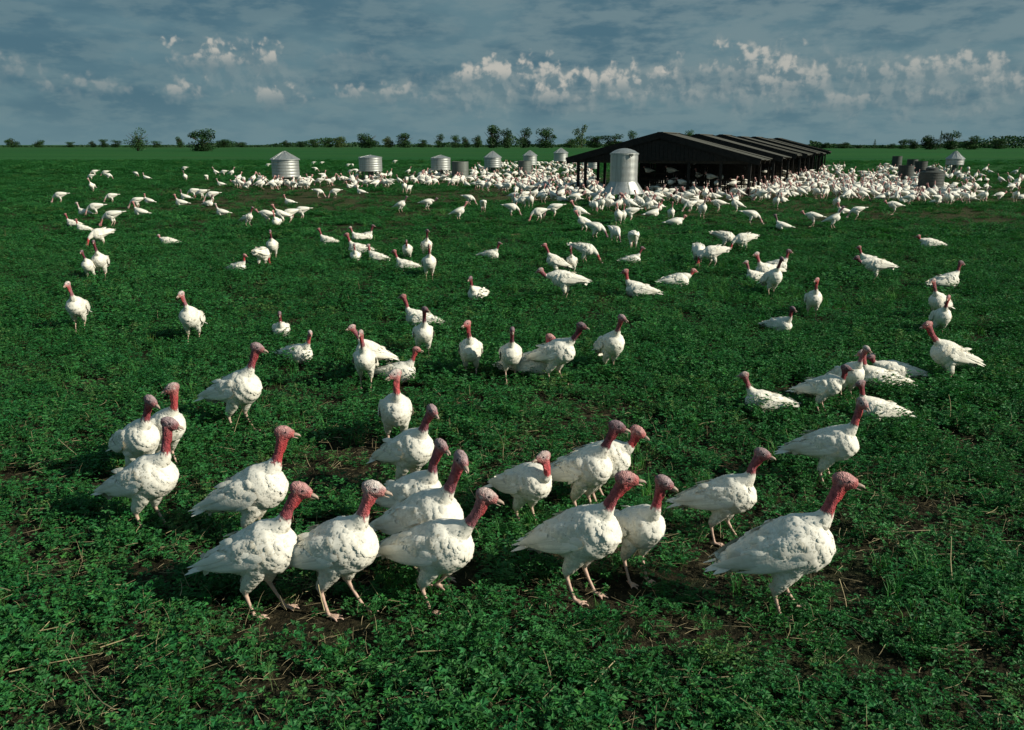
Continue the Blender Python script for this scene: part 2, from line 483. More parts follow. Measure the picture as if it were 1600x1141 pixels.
def clover_mesh(name, seed, nst=17, tall=1.0, spread=.115, leaf=.027, stems=True):
    r = np.random.default_rng(seed); V = []; F = []; T = []; fm = []
    def leaflet(p, d, up, L, W, t):
        side = np.cross(d, up); side /= np.linalg.norm(side) + 1e-9
        n = len(V)
        V.extend([p, p + d * L * .5 + side * W + up * L * .10, p + d * L * .58 - up * L * .05, p + d * L * .5 - side * W + up * L * .10, p + d * L - up * L * .1])
        F.extend([(n, n + 1, n + 2), (n, n + 2, n + 3), (n + 1, n + 4, n + 2), (n + 3, n + 2, n + 4)]); fm.extend([0] * 4)
        T.extend([t] * 5)
    for _ in range(nst):
        a = r.uniform(0, 6.28); rr = spread * math.sqrt(r.uniform(0, 1))
        b = np.array([rr * math.cos(a), rr * math.sin(a), 0])
        lean = np.array([math.cos(a), math.sin(a), 0]) * r.uniform(.0, .7) + np.array([r.normal(0, .25), r.normal(0, .25), 0])
        H = r.uniform(.045, .125) * tall
        top = b + lean * H + np.array([0, 0, H])
        if stems:
            n = len(V); w = .0018; sd = np.array([math.sin(a), -math.cos(a), 0]) * w
            V.extend([b - sd, b + sd, top]); F.append((n, n + 1, n + 2)); fm.append(1); T.extend([(.9, .9, .9)] * 3)
        for q in range(int(r.integers(3, 6))):
            f = r.uniform(.35, 1.0); p = b + (top - b) * f
            a2 = r.uniform(0, 6.28); out = np.array([math.cos(a2), math.sin(a2), r.uniform(.0, .9)]); out /= np.linalg.norm(out)
            p = p + out * r.uniform(.008, .022)
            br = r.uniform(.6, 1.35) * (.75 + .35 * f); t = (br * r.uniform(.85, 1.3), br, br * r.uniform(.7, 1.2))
            for da in (-1.15, 0, 1.15):
                d = np.array([out[0] * math.cos(da) - out[1] * math.sin(da), out[0] * math.sin(da) + out[1] * math.cos(da), out[2] * .55 + r.normal(0, .15)])
                d /= np.linalg.norm(d)
                up = np.array([r.normal(0, .25), r.normal(0, .25), 1.0]); up -= d * up.dot(d); up /= np.linalg.norm(up)
                L = leaf * r.uniform(.7, 1.2)
                leaflet(p, d, up, L, L * .27, t)
    return mesh_np(name, np.array(V), F, None, False, np.array(T), [M_clover, M_stem], fm)


def stalk_mesh(name, seed, upright=False):
    r = np.random.default_rng(seed); L = r.uniform(.06, .20); V = []; F = []
    a = r.uniform(-.5, .5); p = np.array([0., 0, .012]); d = np.array([1.0, 0, .12])
    if upright: d = np.array([.25, 0, 1.0])
    pts = [p]
    for i in range(4):
        d = d + np.array([0, a * .3, -.10 if not upright else -.02]) + r.normal(0, .06, 3)
        d /= np.linalg.norm(d); p = p + d * L / 4; p[2] = max(p[2], .006); pts.append(p)
    V, F = tube_np(pts, [.0014, .0013, .0012, .0010, .0007], 3)
    return mesh_np(name, V, F, M_straw, False)


def grass_mesh(name, seed):
    r = np.random.default_rng(seed); V = []; F = []; T = []
    for _ in range(26):
        b = np.array([r.normal(0, .035), r.normal(0, .035), 0]); a = r.uniform(0, 6.28); L = r.uniform(.08, .24)
        o = np.array([math.cos(a), math.sin(a), 0]); s = np.array([-o[1], o[0], 0]) * .0028
        m = b + o * L * .12 + np.array([0, 0, L * .6]); t = b + o * L * .45 + np.array([0, 0, L])
        n = len(V); V.extend([b - s, b + s, m + s * .8, m - s * .8, t]); F.extend([(n, n + 1, n + 2, n + 3), (n + 3, n + 2, n + 4)])
        br = r.uniform(.8, 1.8); T.extend([(br * 1.5, br * 1.05, br * .8)] * 5)
    return mesh_np(name, np.array(V), F, M_clover, False, np.array(T))


def scatter(name, protos, P, rot, scl, idx, label, kind='stuff'):
    """one object whose geometry nodes instance the protos on real ground points"""
    pc = bpy.data.collections.new(name + '_protos')
    for i, me in enumerate(protos):
        o = bpy.data.objects.new('%s_proto_%02d' % (name, i), me); pc.objects.link(o)
    me = bpy.data.meshes.new(name); me.vertices.add(len(P)); me.vertices.foreach_set('co', np.asarray(P, np.float32).ravel())
    for nm, typ, arr in (('rot', 'FLOAT_VECTOR', rot), ('scl', 'FLOAT_VECTOR', scl)):
        a = me.attributes.new(nm, typ, 'POINT'); a.data.foreach_set('vector', np.asarray(arr, np.float32).ravel())
    a = me.attributes.new('idx', 'INT', 'POINT'); a.data.foreach_set('value', np.asarray(idx, np.int32))
    o = link(name, me)
    ng = bpy.data.node_groups.new(name, 'GeometryNodeTree')
    ng.interface.new_socket('Geometry', in_out='INPUT', socket_type='NodeSocketGeometry')
    ng.interface.new_socket('Geometry', in_out='OUTPUT', socket_type='NodeSocketGeometry')
    n = ng.nodes; gi = n.new('NodeGroupInput'); go = n.new('NodeGroupOutput')
    ci = n.new('GeometryNodeCollectionInfo'); ci.inputs['Collection'].default_value = pc
    ci.inputs['Separate Children'].default_value = True; ci.inputs['Reset Children'].default_value = True
    ip = n.new('GeometryNodeInstanceOnPoints'); ip.inputs['Pick Instance'].default_value = True
    def attr(nm, dt):
        q = n.new('GeometryNodeInputNamedAttribute'); q.data_type = dt; q.inputs['Name'].default_value = nm; return q.outputs['Attribute']
    e2r = n.new('FunctionNodeEulerToRotation')
    L = ng.links
    L.new(attr('rot', 'FLOAT_VECTOR'), e2r.inputs[0]); L.new(e2r.outputs[0], ip.inputs['Rotation'])
    L.new(attr('scl', 'FLOAT_VECTOR'), ip.inputs['Scale']); L.new(attr('idx', 'INT'), ip.inputs['Instance Index'])
    L.new(gi.outputs[0], ip.inputs['Points']); L.new(ci.outputs[0], ip.inputs['Instance']); L.new(ip.outputs[0], go.inputs[0])
    md = o.modifiers.new('scatter', 'NODES'); md.node_group = ng
    tag(o, label, kind=kind)
    return o


def band_points(y0, y1, dens, side=.74, extra=1.2):
    area = side * (y1 * y1 - y0 * y0) + 2 * extra * (y1 - y0)
    n = int(area * dens)
    y = y0 + (y1 - y0) * rng.random(n * 2)
    w = (side * y + extra) / (side * y1 + extra)
    y = y[rng.random(n * 2) < w][:n]
    x = (rng.random(len(y)) * 2 - 1) * (side * y + extra)
    return x, y


def shed_zone(x, y):
    # under the row of shelters nothing grows
    ax, ay = 8.7, 48.0; dx, dy = math.sin(R(24)), math.cos(R(24))
    s = (x - ax) * dx + (y - ay) * dy; t = (x - ax) * dy - (y - ay) * dx
    return (s > -1.5) & (s < 64) & (np.abs(t) < 6.2)


def build_clover():
    protos = [clover_mesh('clover', 100 + i, 16, 1.0 + .15 * (i % 3)) for i in range(7)]
    farp = [clover_mesh('clover_far', 200 + i, 30, 1.1, .26, .042, False) for i in range(4)]
    tallp = [clover_mesh('clover_tall', 300 + i, 20, 1.75, .09, .030) for i in range(3)]
    PX, PY, SC, ID = [], [], [], []
    for (y0, y1, dens, sc, pid) in [(2.6, 7.5, 56, 1.0, 0), (7.5, 13, 46, 1.12, 0), (13, 24, 26, 1.35, 0), (24, 42, 11, 1.0, 7), (42, 80, 4.5, 1.25, 7), (80, 150, 1.1, 2.1, 7)]:
        x, y = band_points(y0, y1, dens)
        b = bare(x, y)
        pn = fbm(x * .9, y * .9, 5, 3)
        keep = rng.random(len(x)) > b * 1.05 + np.clip((.44 - pn) * 3.0, 0, .4) * np.clip((14 - y) / 6, 0.35, 1)
        tr = np.clip((y - 24) / 9, 0, 1) * np.clip((x + 30) / 14, 0, 1) * np.clip((fbm(x * .15, y * .15, 8, 3) - .28) * 4, .25, 1)
        keep &= rng.random(len(x)) > tr * .80
        keep &= ~shed_zone(x, y)
        x, y, pn = x[keep], y[keep], pn[keep]
        PX.append(x); PY.append(y)
        s = sc * rng.uniform(.7, 1.25, len(x)) * (.72 + .6 * pn)
        zs = s * rng.uniform(.8, 1.2, len(x)) * (1.0 if y1 < 24 else .8)
        SC.append(np.stack([s, s, zs], 1))
        if pid == 0:
            i = rng.integers(0, 7, len(x)); i = np.where(rng.random(len(x)) < .07, 11 + rng.integers(0, 3, len(x)), i)
        else: i = 7 + rng.integers(0, 4, len(x))
        ID.append(i)
    x = np.concatenate(PX); y = np.concatenate(PY); sc = np.vstack(SC); idx = np.concatenate(ID)
    rot = np.stack([rng.normal(0, .12, len(x)), rng.normal(0, .12, len(x)), rng.uniform(0, 6.28, len(x))], 1)
    P = np.stack([x, y, lump(x, y) - .006], 1)
    scatter('clover', protos + farp + tallp, P, rot, sc, idx, 'low dark green clover covering the field around the turkeys')
    # straw litter
    st = [stalk_mesh('stalk', 400 + i) for i in range(6)] + [stalk_mesh('stalk', 450 + i, True) for i in range(2)]
    x, y = band_points(2.6, 9, 330); b = bare(x, y)
    keep = rng.random(len(x)) < .32 + b * .9
    x, y = x[keep], y[keep]
    x2, y2 = band_points(9, 26, 16); keep = rng.random(len(x2)) < .35 + .6 * bare(x2, y2)
    x = np.concatenate([x, x2[keep]]); y = np.concatenate([y, y2[keep]])
    n = len(x); idx = rng.integers(0, 6, n); idx = np.where(rng.random(n) < .12, 6 + rng.integers(0, 2, n), idx)
    s = rng.uniform(.35, 1.15, n); s = np.where(rng.random(n) < .04, s * 2.2, s)
    scatter('straw', st, np.stack([x, y, lump(x, y) + .02 + rng.uniform(0, .075, n)], 1), np.stack([rng.normal(0, .1, n), rng.normal(0, .16, n), rng.uniform(0, 6.28, n)], 1),
            np.stack([s] * 3, 1), idx, 'pale dry straw stalks littering the trampled foreground')
    # taller grass tufts
    gt = [grass_mesh('grass_tuft', 500 + i) for i in range(4)]
    x, y = band_points(3, 14, 1.1); x2, y2 = band_points(14, 40, .35)
    gx, gy = [], []
    for (u, v, n, sp) in [(1060, 462, 26, 1.1), (1140, 465, 14, .8), (1330, 480, 22, .9), (1180, 420, 12, .6), (700, 900, 3, .2), (1430, 930, 5, .4), (500, 690, 4, .3), (1290, 485, 10, .5)]:
        cx, cy = ground(u, v)
        gx.append(cx + rng.normal(0, sp, n)); gy.append(cy + rng.normal(0, sp * .5, n))
    x = np.concatenate([x, x2] + gx); y = np.concatenate([y, y2] + gy); n = len(x); s = rng.uniform(.5, 1.2, n)
    scatter('grass', gt, np.stack([x, y, lump(x, y)], 1), np.stack([np.zeros(n), np.zeros(n), rng.uniform(0, 6.28, n)], 1), np.stack([s] * 3, 1), rng.integers(0, 4, n),
            'thin yellow green grass tufts among the clover')


# ------------------------------------------------------------------ turkeys
def norm(v): v = np.asarray(v, float); return v / (np.linalg.norm(v) + 1e-12)


TORSO = [(-.375, .000, .015, .025), (-.34, .000, .050, .055), (-.27, .002, .080, .082), (-.18, -.000, .118, .118), (-.08, -.008, .158, .148),
         (.02, -.016, .186, .166), (.10, -.012, .186, .164), (.165, -.002, .160, .142), (.21, .010, .115, .104), (.238, .024, .040, .040)]


def pose_params(pose, yaw, seed):
    r = random.Random(seed)
    P = dict(pitch=21, cz=.405, sit=False, head=(.242, 0, .785), hp=-4, c1=(.155, .565), c2=(.198, .665))
    if pose == 'up': pass
    elif pose == 'walk': P.update(pitch=17, head=(.300, 0, .745), c1=(.180, .545), c2=(.255, .63))
    elif pose == 'hunch': P.update(pitch=18, cz=.39, head=(.25, 0, .64), c1=(.20, .49), c2=(.25, .55))
    elif pose == 'low': P.update(pitch=4, cz=.40, head=(.42, 0, .52), c1=(.27, .44), c2=(.34, .45), hp=-12)
    elif pose == 'graze': P.update(pitch=-12, cz=.41, head=(.40, 0, .10), c1=(.27, .31), c2=(.34, .20), hp=-62)
    elif pose == 'sit': P.update(pitch=7, cz=.185, sit=True, head=(.255, 0, .53), c1=(.185, .32), c2=(.22, .425))
    elif pose == 'sitlow': P.update(pitch=5, cz=.180, sit=True, head=(.315, 0, .37), c1=(.235, .27), c2=(.28, .31))
    P['yaw'] = yaw; P['j'] = r.uniform(-1, 1)
    return P


def bird_rig(pose, yaw=0, seed=0, stride=0.0, lift=0.0):
    """returns list of chains: (pts, radii, kind, ringcount)"""
    P = pose_params(pose, yaw, seed); r = random.Random(seed * 31 + 5)
    a = R(P['pitch'] + r.uniform(-4, 4)); ca, sa = math.cos(a), math.sin(a)
    KX, KY, KZ = .90, .84, .80
    def body(s, y, z):
        s = s * KX; y = y * KY; z = z * KZ
        return np.array([s * ca - z * sa, y, P['cz'] + s * sa + z * ca])
    ch = []
    fat = 1 + .05 * r.uniform(-1, 1)
    ch.append(([body(s, 0, dz) for s, dz, hh, hw in TORSO], [(hw * fat * KY, hh * fat * KZ) for s, dz, hh, hw in TORSO], 'torso'))
    for sd in (-1, 1):   # folded wing mass
        ch.append(([body(.13, sd * .105, .04), body(.08, sd * .125, .035), body(-.04, sd * .128, .025), body(-.16, sd * .105, .02), body(-.28, sd * .062, .012), body(-.36, sd * .035, .0)],
                   [(.010, .024), (.034, .060), (.042, .084), (.038, .070), (.026, .042), (.007, .012)], 'wing'))
    H = np.array(P['head']); nb = body(.10, 0, .055)
    hx = H[0] + .032 * r.uniform(-1, 1); H = np.array([hx, r.uniform(-.015, .015), H[2] + .030 * r.uniform(-1, .6)])
    hy = R(P['yaw']); hp = R(P['hp'] + r.uniform(-14, 7))
    h = np.array([math.cos(hy) * math.cos(hp), math.sin(hy) * math.cos(hp), math.sin(hp)])
    H = H + np.array([0, math.sin(hy) * .012, 0]) - np.array([.02 * (1 - math.cos(hy)), 0, 0])
    up = np.array([0, 0, 1.0]); up = norm(up - h * up.dot(h))
    c1 = np.array([P['c1'][0] + .012 * r.uniform(-1, 1), 0, P['c1'][1]]); c2 = np.array([P['c2'][0] + (hx - P['head'][0]) * .25 - .012 * r.uniform(0, 1), H[1] * .6, P['c2'][1]])
    ctrl = [nb, c1, c2, H - h * .006 - up * .012]
    # Catmull-like sampling through control points
    pts = []
    Pn = [ctrl[0] * 2 - ctrl[1]] + ctrl + [ctrl[-1] * 2 - ctrl[-2]]
    for i in range(1, len(Pn) - 2):
        for t in (np.linspace(0, 1, 5)[:-1] if i < len(Pn) - 3 else np.linspace(0, 1, 5)):
            p0, p1, p2, p3 = Pn[i - 1:i + 3]
            pts.append(.5 * ((2 * p1) + (-p0 + p2) * t + (2 * p0 - 5 * p1 + 4 * p2 - p3) * t * t + (-p0 + 3 * p1 - 3 * p2 + p3) * t ** 3))
    m = len(pts); tt = np.linspace(0, 1, m)
    rad = np.interp(tt, [0, .18, .36, .52, .66, .82, 1], [.094, .074, .044, .0305, .0275, .029, .034])
    ch.append((pts, [(q * .94, q * 1.04) for q in rad], 'neck'))
    sc = 1.27
    hc = [(-.040, .002, .016), (-.028, .004, .0265), (-.008, .006, .0335), (.014, .004, .0335), (.034, -.002, .0275), (.048, -.007, .0205), (.058, -.010, .0135)]
    ch.append(([H + h * q * sc + up * w * sc for q, w, e in hc], [(e * .80 * sc, e * sc) for q, w, e in hc], 'head'))
    # throat and wattle
    fwd = norm(np.array([h[0], h[1], 0]) + np.array([.3, 0, 0]))
    th = [H + h * .036 - up * .026, H + h * .016 - up * .046]
    for q in (m - 3, m - 4, m - 5):
        tng = norm(np.array(pts[min(q + 1, m - 1)]) - np.array(pts[q - 1]))
        f = norm(fwd - tng * fwd.dot(tng)); th.append(np.array(pts[q]) + f * (.028 if q > m - 5 else .024))
    ch.append((th, [(.011, .013), (.013, .016), (.010, .015), (.009, .014), (.006, .008)], 'head'))
    ch.append(([H + h * .055 + up * .012, H + h * .064 + up * .022, H + h * .074 + up * .014], [.007, .006, .004], 'head'))  # snood
    feet = []
    for sd in (-1, 1):
        ph = stride * sd
        if P['sit']:
            ch.append(([body(.02, sd * .10, -.09), body(.06, sd * .115, -.13), body(.03, sd * .11, -.15)], [.06, .045, .03], 'thigh'))
            continue
        hip = body(-.01, sd * .075, -.06)
        off = P['cz'] - .40
        fx = .035 + .10 * ph; hock = np.array([-.035 + .06 * ph, sd * .070, .168 + off * .3])
        foot = np.array([fx, sd * .065, .012])
        if lift and sd == 1: foot = foot + np.array([-.10, 0, .09]); hock = hock + np.array([.05, 0, .03])
        knee = hip * .45 + hock * .55 + np.array([.035, 0, .03])
        ch.append(([hip, hip * .5 + knee * .5 + np.array([.01, sd * .006, 0]), knee, knee * .4 + hock * .6, hock + np.array([0, 0, -.004])],
                   [(.064, .080), (.060, .074), (.048, .060), (.036, .042), (.023, .026)], 'thigh'))
        ch.append(([hock + np.array([0, 0, .03]), hock, hock * .5 + foot * .5, foot + np.array([-.004, 0, .018]), foot], [.017, .0165, .0105, .0115, .014], 'leg'))
        for ang, L in ((-.42, .075), (.0, .095), (.42, .075), (math.pi, .035)):
            d = np.array([math.cos(ang), math.sin(ang), 0])
            z = foot[2]
            ch.append(([foot, foot + d * L * .45 + np.array([0, 0, .004]), foot + d * L * .85, foot + d * L + np.array([0, 0, -.006])], [.011, .0085, .007, .003], 'leg'))
    return dict(ch=ch, body=body, H=H, h=h, up=up, a=a, neck=np.array(pts), sit=P['sit'], ax=np.array([ca, 0, sa]), axup=np.array([-sa, 0, ca]))


def classify(V, rig):
    """per vertex: kind index, flow direction, neck parameter"""
    best = np.full(len(V), 1e9); kind = np.zeros(len(V), int); flow = np.zeros((len(V), 3)); par = np.zeros(len(V))
    names = {'torso': 0, 'wing': 1, 'neck': 2, 'head': 3, 'thigh': 4, 'leg': 5}
    for pts, rad, nm in rig['ch']:
        pts = np.array(pts); m = len(pts)
        rr = np.array([np.mean(q) if hasattr(q, '__len__') else q for q in rad])
        for i in range(m - 1):
            a, b = pts[i], pts[i + 1]; d = b - a; L2 = d.dot(d) + 1e-12
            t = np.clip(((V - a) @ d) / L2, 0, 1)
            dist = np.linalg.norm(V - a - t[:, None] * d, axis=1) - (rr[i] + (rr[i + 1] - rr[i]) * t)
            if nm == 'wing': dist = dist - .004
            w = dist < best
            best[w] = dist[w]; kind[w] = names[nm]
            fl = {'torso': -rig['ax'], 'wing': -rig['ax'], 'neck': -norm(d), 'head': -norm(d), 'thigh': norm(d) * .8 - rig['ax'] * .4, 'leg': norm(d)}[nm]
            flow[w] = fl; par[w] = (i + t[w]) / (m - 1)
    return kind, flow, par


WHITE = np.array([.85, .82, .725])


def paint(V, N, kind, par, rig, seed):
    r = np.random.default_rng(seed)
    T = np.tile(np.append(WHITE * .95, 0), (len(V), 1))
    H, h, up = rig['H'], rig['h'], rig['up']; side = np.cross(up, h)
    rel = V - H; hx = rel @ h / 1.18; hz = rel @ up / 1.18; hy = rel @ side
    red = np.array([.52, .075, .080]); pink = np.array([.50, .165, .155]); pale = np.array([.62, .40, .37]); blue = np.array([.20, .13, .16])
    nk = (kind == 2)
    f = np.clip((par - .43 + .22 * (fbm(V[:, 0] * 70 + V[:, 1] * 60, V[:, 2] * 40 + seed, 3, 3) - .5)) / .05, 0, 1)[:, None]
    skin = red[None] * (1 - np.clip((par - .8) / .25, 0, 1))[:, None] + pink[None] * np.clip((par - .8) / .25, 0, 1)[:, None]
    bk = np.clip(-((V - H) @ np.array([1.0, 0, .25]) - np.interp(par, [.4, 1], [-.075, 0])) / .030, 0, 1)[:, None]
    mott = fbm(V[:, 0] * 90 + seed, V[:, 2] * 60 + V[:, 1] * 80, 5, 3)[:, None]
    skin = skin * (1 - .55 * bk) + np.array([.24, .14, .17])[None] * .55 * bk  # back of the neck darkened, its shade put into the skin colour
    skin = skin * (.45 + 1.10 * mott)
    T[nk, :3] = (WHITE * .9)[None] * (1 - f[nk]) + skin[nk] * f[nk]; T[nk, 3] = f[nk, 0]
    hd = kind == 3
    z = np.clip((hz - .004) / .024, 0, 1)[:, None]
    c = pink[None] * (1 - z) + pale[None] * z
    eyep = np.exp(-((hx - .018) / .022) ** 2 - ((hz - .010) / .013) ** 2)[:, None] * .75
    c = c * (1 - eyep) + blue[None] * eyep
    low = np.clip((-.018 - hz) / .02, 0, 1)[:, None]
    c = c * (1 - low) + red[None] * low
    ear = np.exp(-((hx + .014) / .008) ** 2 - ((hz - .000) / .008) ** 2)[:, None]
    ring = np.exp(-((np.hypot(hx - .022, hz - .012) - .0125) / .004) ** 2)[:, None] * .6
    c = c * (1 - ring) + np.array([.62, .46, .42])[None] * ring
    c = c * (1 - ear * .8) + np.array([.75, .62, .56])[None] * ear * .8
    back = np.clip((-.018 - hx) / .02, 0, 1)[:, None] * .6
    c = c * (1 - back) + np.array([.42, .20, .20])[None] * back
    c = c * (.55 + .9 * mott)
    T[hd, :3] = c[hd]; T[hd, 3] = 1
    lg = kind == 5
    T[lg, :3] = np.array([.58, .40, .32]); T[lg, 3] = 0
    th = (kind == 4) & (par > .86); T[th, :3] = np.array([.66, .5, .42])
    T[:, :3] *= (1 + r.normal(0, .06, (len(V), 1)))
    return T


def feathers(pts, nrm, flow, L, W, tiltdeg, r, tint):
    """vectorised small feather vanes: 7 verts, 6 tris each"""
    n = len(pts)
    nrm = nrm / (np.linalg.norm(nrm, axis=1, keepdims=True) + 1e-9)
    f = flow - nrm * np.sum(flow * nrm, 1, keepdims=True)
    ln = np.linalg.norm(f, axis=1, keepdims=True); f = f / (ln + 1e-6)
    s = np.cross(nrm, f)
    ja = r.normal(0, .20, (n, 1)); f2 = f * np.cos(ja) + s * np.sin(ja); s = np.cross(nrm, f2); f = f2
    t = np.radians(tiltdeg + r.normal(0, 1.6, n))[:, None]
    d = f * np.cos(t) + nrm * np.sin(t); q = nrm * np.cos(t) - f * np.sin(t)
    L = L[:, None]; W = W[:, None]
    b = pts - nrm * .003 - d * L * .25
    P = np.stack([b, b + d * L * .45 - s * W * .5 - q * W * .10, b + d * L * .5 + q * W * .12, b + d * L * .45 + s * W * .5 - q * W * .10,
                  b + d * L * .86 - s * W * .34 - q * L * .06, b + d * L * .86 + s * W * .34 - q * L * .06, b + d * L - q * L * .10], 1)
    base = np.array([[0, 1, 2], [0, 2, 3], [1, 4, 2], [2, 5, 3], [2, 4, 6], [2, 6, 5]])
    F = (np.arange(n)[:, None, None] * 7 + base[None]).reshape(-1, 3)
    T = (tint[:, None, :] * np.array([.84, .95, .92, .95, 1.01, 1.01, 1.02])[None, :, None]).reshape(-1, tint.shape[1])  # roots darkened, tips whitened: crevice shade and dirty bases put into the tint
    NN = np.stack([nrm - f * .15, nrm - s * .34, nrm + f * .05, nrm + s * .34, nrm + f * .55 - s * .30, nrm + f * .55 + s * .30, nrm + f * .85], 1).reshape(-1, 3)
    NN = NN / np.linalg.norm(NN, axis=1, keepdims=True)
    return P.reshape(-1, 3), F, T, NN


def vane(root, tip, nrm, w, n=5, sag=.0, curl=.25, r=None):
    """long flight feather as a curved strip, 3 verts across"""
    root = np.array(root, float); tip = np.array(tip, float); d = tip - root; L = np.linalg.norm(d); d /= L
    nrm = norm(nrm - d * np.dot(nrm, d)); s = np.cross(nrm, d)
    V = []; F = []
    prof = [.55, .95, 1.0, .92, .55, .1] if n == 5 else [.6, 1, .9, .2]
    for i in range(n + 1):
        t = i / n; p = root + d * L * t + nrm * (math.sin(t * math.pi) * sag)
        ww = w * prof[i] * .5
        V += [p - s * ww - nrm * ww * curl, p + nrm * .0015, p + s * ww - nrm * ww * curl]
    for i in range(n):
        a = i * 3
        F += [(a, a + 1, a + 4, a + 3), (a + 1, a + 2, a + 5, a + 4)]
    return V, F


def rig_mesh(rig, ring=14):
    V = []; F = []; n = 0
    for pts, rad, nm in rig['ch']:
        k = {'torso': ring + 6, 'wing': ring, 'neck': ring, 'head': ring, 'thigh': ring - 2, 'leg': 7}[nm] if ring > 9 else {'torso': 10, 'wing': 6, 'neck': 6, 'head': 6, 'thigh': 5, 'leg': 4}[nm]
        v, f = tube_np(pts, rad, k); V.append(v); F += [tuple(i + n for i in q) for q in f]; n += len(v)
    return np.vstack(V), F


def remeshed(V, F, voxel, ratio, smooth=4):
    me = bpy.data.meshes.new('tmp'); me.from_pydata(V.tolist(), [], F)
    o = bpy.data.objects.new('tmp', me); col.objects.link(o)
    m = o.modifiers.new('r', 'REMESH'); m.mode = 'VOXEL'; m.voxel_size = voxel
    m = o.modifiers.new('s', 'SMOOTH'); m.iterations = smooth; m.factor = .5
    if ratio < 1:
        m = o.modifiers.new('d', 'DECIMATE'); m.ratio = ratio
    dg = bpy.context.evaluated_depsgraph_get()
    ev = o.evaluated_get(dg); e = ev.to_mesh()
    nv = len(e.vertices); co = np.empty(nv * 3, np.float32); e.vertices.foreach_get('co', co)
    nn = np.empty(nv * 3, np.float32); e.vertices.foreach_get('normal', nn)
    e.calc_loop_triangles(); nt = len(e.loop_triangles); tr = np.empty(nt * 3, np.int32); e.loop_triangles.foreach_get('vertices', tr)
    ev.to_mesh_clear(); bpy.data.objects.remove(o); bpy.data.meshes.remove(me)
    return co.reshape(-1, 3).astype(float), nn.reshape(-1, 3).astype(float), tr.reshape(-1, 3)


